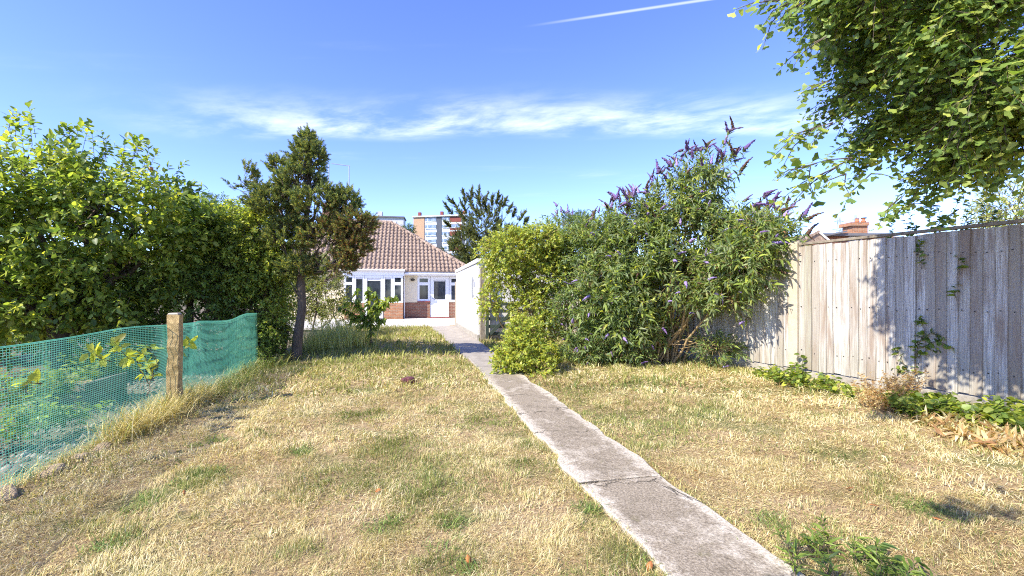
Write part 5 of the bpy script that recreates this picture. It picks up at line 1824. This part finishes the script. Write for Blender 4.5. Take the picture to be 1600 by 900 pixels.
def blades(x, y, L, wd, lift, seedcol=True):
    n_ = len(x)
    a_ = rng.random(n_) * 6.283
    flow = fbm(x * 2 + 5, y * 2 + 9, 55) * 12
    a_ = np.where(rng.random(n_) < 0.45, flow + rng.normal(size=n_) * 0.5, a_)
    gf = green_field(x, y)
    isg = rng.random(n_) < gf
    el = rng.uniform(0.05, lift, n_)
    el = np.where(isg, rng.uniform(0.5, 1.35, n_), el)
    ln = L * rng.uniform(0.5, 1.4, n_)
    hump = np.clip((fbm(x * 8 + 3, y * 8 + 8, 91) - 0.34) * 3.6, 0, 1.5) * 0.75 + 0.3 * fbm(x * 2 + 30, y * 2 + 80, 97) + 0.3
    el = el * np.clip(0.3 + 0.9 * hump, 0.3, 1.4)
    ln = ln * (0.5 + 0.85 * hump)
    d = np.stack([np.cos(a_), np.sin(a_)], 1)
    s_ = np.stack([-d[:, 1], d[:, 0]], 1)
    w2 = wd * rng.uniform(0.6, 1.4, n_) / 2
    z0_ = rng.random(n_) * 0.012 * hump
    p0 = np.stack([x, y, z0_], 1)
    h1, h2 = ln * 0.5 * np.cos(el), ln * 0.5 * np.sin(el)
    p1 = p0 + np.stack([d[:, 0] * h1, d[:, 1] * h1, h2], 1)
    el2 = el - rng.uniform(0.2, 0.9, n_)
    p2 = p1 + np.stack([d[:, 0] * ln * 0.5 * np.cos(el2), d[:, 1] * ln * 0.5 * np.cos(el2), np.maximum(ln * 0.5 * np.sin(el2), -p1[:, 2] + 0.004)], 1)
    S = np.concatenate([s_ * w2[:, None], rng.normal(size=(n_, 1)) * 0.4 * w2[:, None]], 1)
    V_ = np.stack([p0 - S, p0 + S, p1 + S * 0.85, p1 - S * 0.85, p2], 1).reshape(-1, 3)
    o_ = (np.arange(n_) * 5)[:, None]
    Q = np.array([[0, 1, 2, 3]]) + o_
    T_ = np.array([[3, 2, 4]]) + o_
    straw = np.array([(0.61, 0.505, 0.27), (0.71, 0.62, 0.39), (0.48, 0.37, 0.185), (0.33, 0.225, 0.115), (0.57, 0.485, 0.22)])
    tone = fbm(x * 1.7 + 70, y * 1.7 + 30, 41)
    pk = rng.random(n_) + (tone - 0.5) * 1.3 + (np.clip(hump, 0, 1.2) - 0.6) * 0.45  # low thatch browner, hump tips paler: gap shade and highlights put into colour
    idx = np.digitize(pk, [0.12, 0.3, 0.55, 0.85])
    order = np.array([3, 2, 0, 4, 1])
    c = straw[order[idx]] * rng.uniform(0.75, 1.2, (n_, 1))
    green = np.array([(0.10, 0.155, 0.035), (0.17, 0.21, 0.05), (0.30, 0.30, 0.09)])
    gi = rng.integers(0, 3, n_)
    gi = np.where(y > 6, np.minimum(gi + 1, 2), gi)
    c = np.where(isg[:, None], green[gi] * rng.uniform(0.75, 1.25, (n_, 1)), c)
    return V_, [Q, T_], np.repeat(c, 5, 0)


def grass_patch(parts):
    Vs, Q, T_, Cc, n_ = [], [], [], [], 0
    for V_, F_, c in parts:
        Vs.append(V_)
        Q.append(F_[0] + n_)
        T_.append(F_[1] + n_)
        Cc.append(c)
        n_ += len(V_)
    return np_mesh('grass', np.concatenate(Vs), [np.concatenate(Q), np.concatenate(T_)], np.concatenate(Cc))


parts = []
for r0, r1, dens, L, wd, lift in [(1.0, 2.6, 27000, 0.025, 0.0017, 1.05), (2.6, 4.0, 15000, 0.028, 0.0024, 1.05), (4.0, 6.0, 6000, 0.036, 0.0038, 1.0), (6.0, 9.0, 1700, 0.06, 0.0085, 0.85), (9.0, 19.0, 420, 0.09, 0.015, 0.9)]:
    x, y = grass_points(r0, r1, dens)
    parts.append(blades(x, y, L, wd, lift))
lawn = link('grass', grass_patch(parts), MT['blade'])
tag(lawn, 'dry straw coloured lawn grass with green tufts', 'grass', kind='stuff')


def long_grass(name, label, spots, L, wd, pal, n_each, cat='grass', kind=None, spread=0.12, stand=(0.7, 1.4)):
    Vs, Q, T_, Cc, k_ = [], [], [], [], 0
    c0 = spots[0]
    for c in spots:
        n_ = n_each
        x = c[0] + rng.normal(size=n_) * spread
        y = c[1] + rng.normal(size=n_) * spread
        a_ = rng.random(n_) * 6.283
        el = rng.uniform(stand[0], stand[1], n_)
        ln = L * rng.uniform(0.5, 1.25, n_)
        d = np.stack([np.cos(a_), np.sin(a_)], 1)
        P = [np.stack([x, y, np.zeros(n_)], 1)]
        for sgi in range(3):
            e = el - sgi * rng.uniform(0.25, 0.6, n_)
            st_ = np.stack([d[:, 0] * np.cos(e), d[:, 1] * np.cos(e), np.sin(e)], 1) * (ln / 3)[:, None]
            q_ = P[-1] + st_
            q_[:, 2] = np.maximum(q_[:, 2], 0.01)
            P.append(q_)
        S = np.stack([-d[:, 1], d[:, 0], np.zeros(n_)], 1) * (wd / 2)
        V_ = np.stack([P[0] - S, P[0] + S, P[1] + S, P[1] - S, P[2] + S * 0.7, P[2] - S * 0.7, P[3]], 1).reshape(-1, 3)
        o_ = (np.arange(n_) * 7)[:, None] + k_
        Q += [np.array([[0, 1, 2, 3]]) + o_, np.array([[3, 2, 4, 5]]) + o_]
        T_.append(np.array([[5, 4, 6]]) + o_)
        Vs.append(V_)
        Cc.append(np.repeat(leaf_colors(n_, pal, 0.2), 7, 0))
        k_ += n_ * 7
    o = link(name, np_mesh(name, np.concatenate(Vs), [np.concatenate(Q), np.concatenate(T_)], np.concatenate(Cc)), MT['blade'])
    return tag(o, label, cat, kind=kind)


HAY = [(0.5, 0.4, 0.18), (0.4, 0.32, 0.12), (0.56, 0.47, 0.24), (0.26, 0.27, 0.08)]
GREENY = [(0.12, 0.18, 0.04), (0.2, 0.24, 0.06), (0.36, 0.34, 0.12)]
long_grass('long_dry_grass', 'tussock of long dry grass bending around the foot of the fence post', [(NX + 0.13, y) for y in (4.55, 4.75, 4.95, 5.15, 5.35, 5.5, 5.7, 5.9, 6.1)], 0.34, 0.005, HAY, 190, kind='stuff', spread=0.085)
long_grass('netting_edge_grass', 'thin dry grass growing along the bottom of the netting', [(NX + 0.06, y) for y in np.arange(2.2, 4.5, 0.2)], 0.13, 0.004, HAY, 60, kind='stuff', spread=0.07)
long_grass('verge_grass', 'green and straw long grass along the far netting and shrubs', [(NX + 0.15 + 0.1 * math.sin(y * 3), y) for y in np.arange(6.2, 9.6, 0.22)], 0.26, 0.007, GREENY + HAY[:1], 80, kind='stuff', spread=0.12)
long_grass('tall_pale_weeds', 'tall pale yellow green grassy weeds right of the conifer trunk', [(-1.95 + 0.3 * math.sin(k * 2.1), 10.6 + k * 0.22) for k in range(11)] + [(-1.55 + 0.2 * math.sin(k), 11.2 + 0.2 * k) for k in range(5)], 0.75, 0.010, [(0.38, 0.38, 0.13), (0.46, 0.43, 0.2), (0.26, 0.3, 0.08)], 75, kind='stuff', spread=0.2, stand=(1.0, 1.55))
long_grass('fence_foot_grass', 'uncut straw grass along the foot of the board fence', [fpt(s, 0.2, 0)[:2] for s in np.arange(-3.0, 2.5, 0.2)], 0.13, 0.005, HAY + GREENY[:2], 50, kind='stuff', spread=0.09)
long_grass('path_edge_grass', 'small grass tufts creeping over the edges of the path', [(1.07, y) for y in np.arange(1.2, 6.8, 0.12)] + [(1.69, y) for y in np.arange(1.2, 6.8, 0.12)], 0.055, 0.0035, HAY + GREENY[:2], 34, kind='stuff', spread=0.035)
long_grass('joint_grass', 'dry grass and moss growing out of the path joints', [(x, y) for y in (2.78, 4.86, 6.84) for x in np.arange(1.12, 1.66, 0.045)], 0.03, 0.003, HAY + GREENY[:2], 9, kind='stuff', spread=0.014)
tufts = [ground_at(a, b)[:2] + rng.normal(size=2) * r_ * 0.5 for a, b, r_ in GREENS if r_ < 0.2 for _ in range(3)]
long_grass('lawn_tufts', 'green grass tufts standing out of the dry straw lawn', tufts, 0.07, 0.004, [(0.10, 0.16, 0.035), (0.17, 0.22, 0.05), (0.14, 0.2, 0.07)], 34, 'grass', 'stuff', 0.04, (0.25, 1.2))

# fallen leaves on the lawn
FLM = simple('fallen_leaf', (0.50, 0.19, 0.05), (0.34, 0.12, 0.04), 30, 0.8)
lv_t, lv_f = LEAF['oval']
for px, py, where in [(288, 775, 'on open dry grass nearest the green netting'), (732, 882, 'at the bottom of the lawn, left of the path'), (1365, 795, 'in the middle of the lawn right of the path'), (1465, 817, 'beside the dappled shade right of the path'),
                      (1552, 838, 'lying closest to the bottom right corner'), (1088, 740, 'on the grass just right of the path'), (1275, 835, 'next to the slim weed stalks by the path'), (1327, 768, 'farthest out on the lawn towards the fence'),
                      (590, 772, 'below the green patch in the middle of the lawn'), (1015, 893, 'touching the left edge of the path')]:
    gxy = ground_at(px, py)
    s_ = rng.uniform(0.035, 0.055)
    V_ = lv_t * np.array([s_, s_ * 0.6, s_ * 0.7]) + np.array([-s_ / 2, 0, 0])
    o = link('fallen_leaf', np_mesh('fallen_leaf', V_, lv_f), FLM)
    o.location = (gxy[0], gxy[1], 0.024)
    o.rotation_euler = (rng.normal() * 0.3, rng.normal() * 0.3, rng.random() * 6)
    so_ = o.modifiers.new('thickness', 'SOLIDIFY')
    so_.thickness = 0.0012
    tag(o, 'orange fallen leaf ' + where, 'leaf', 'fallen leaves on the lawn')
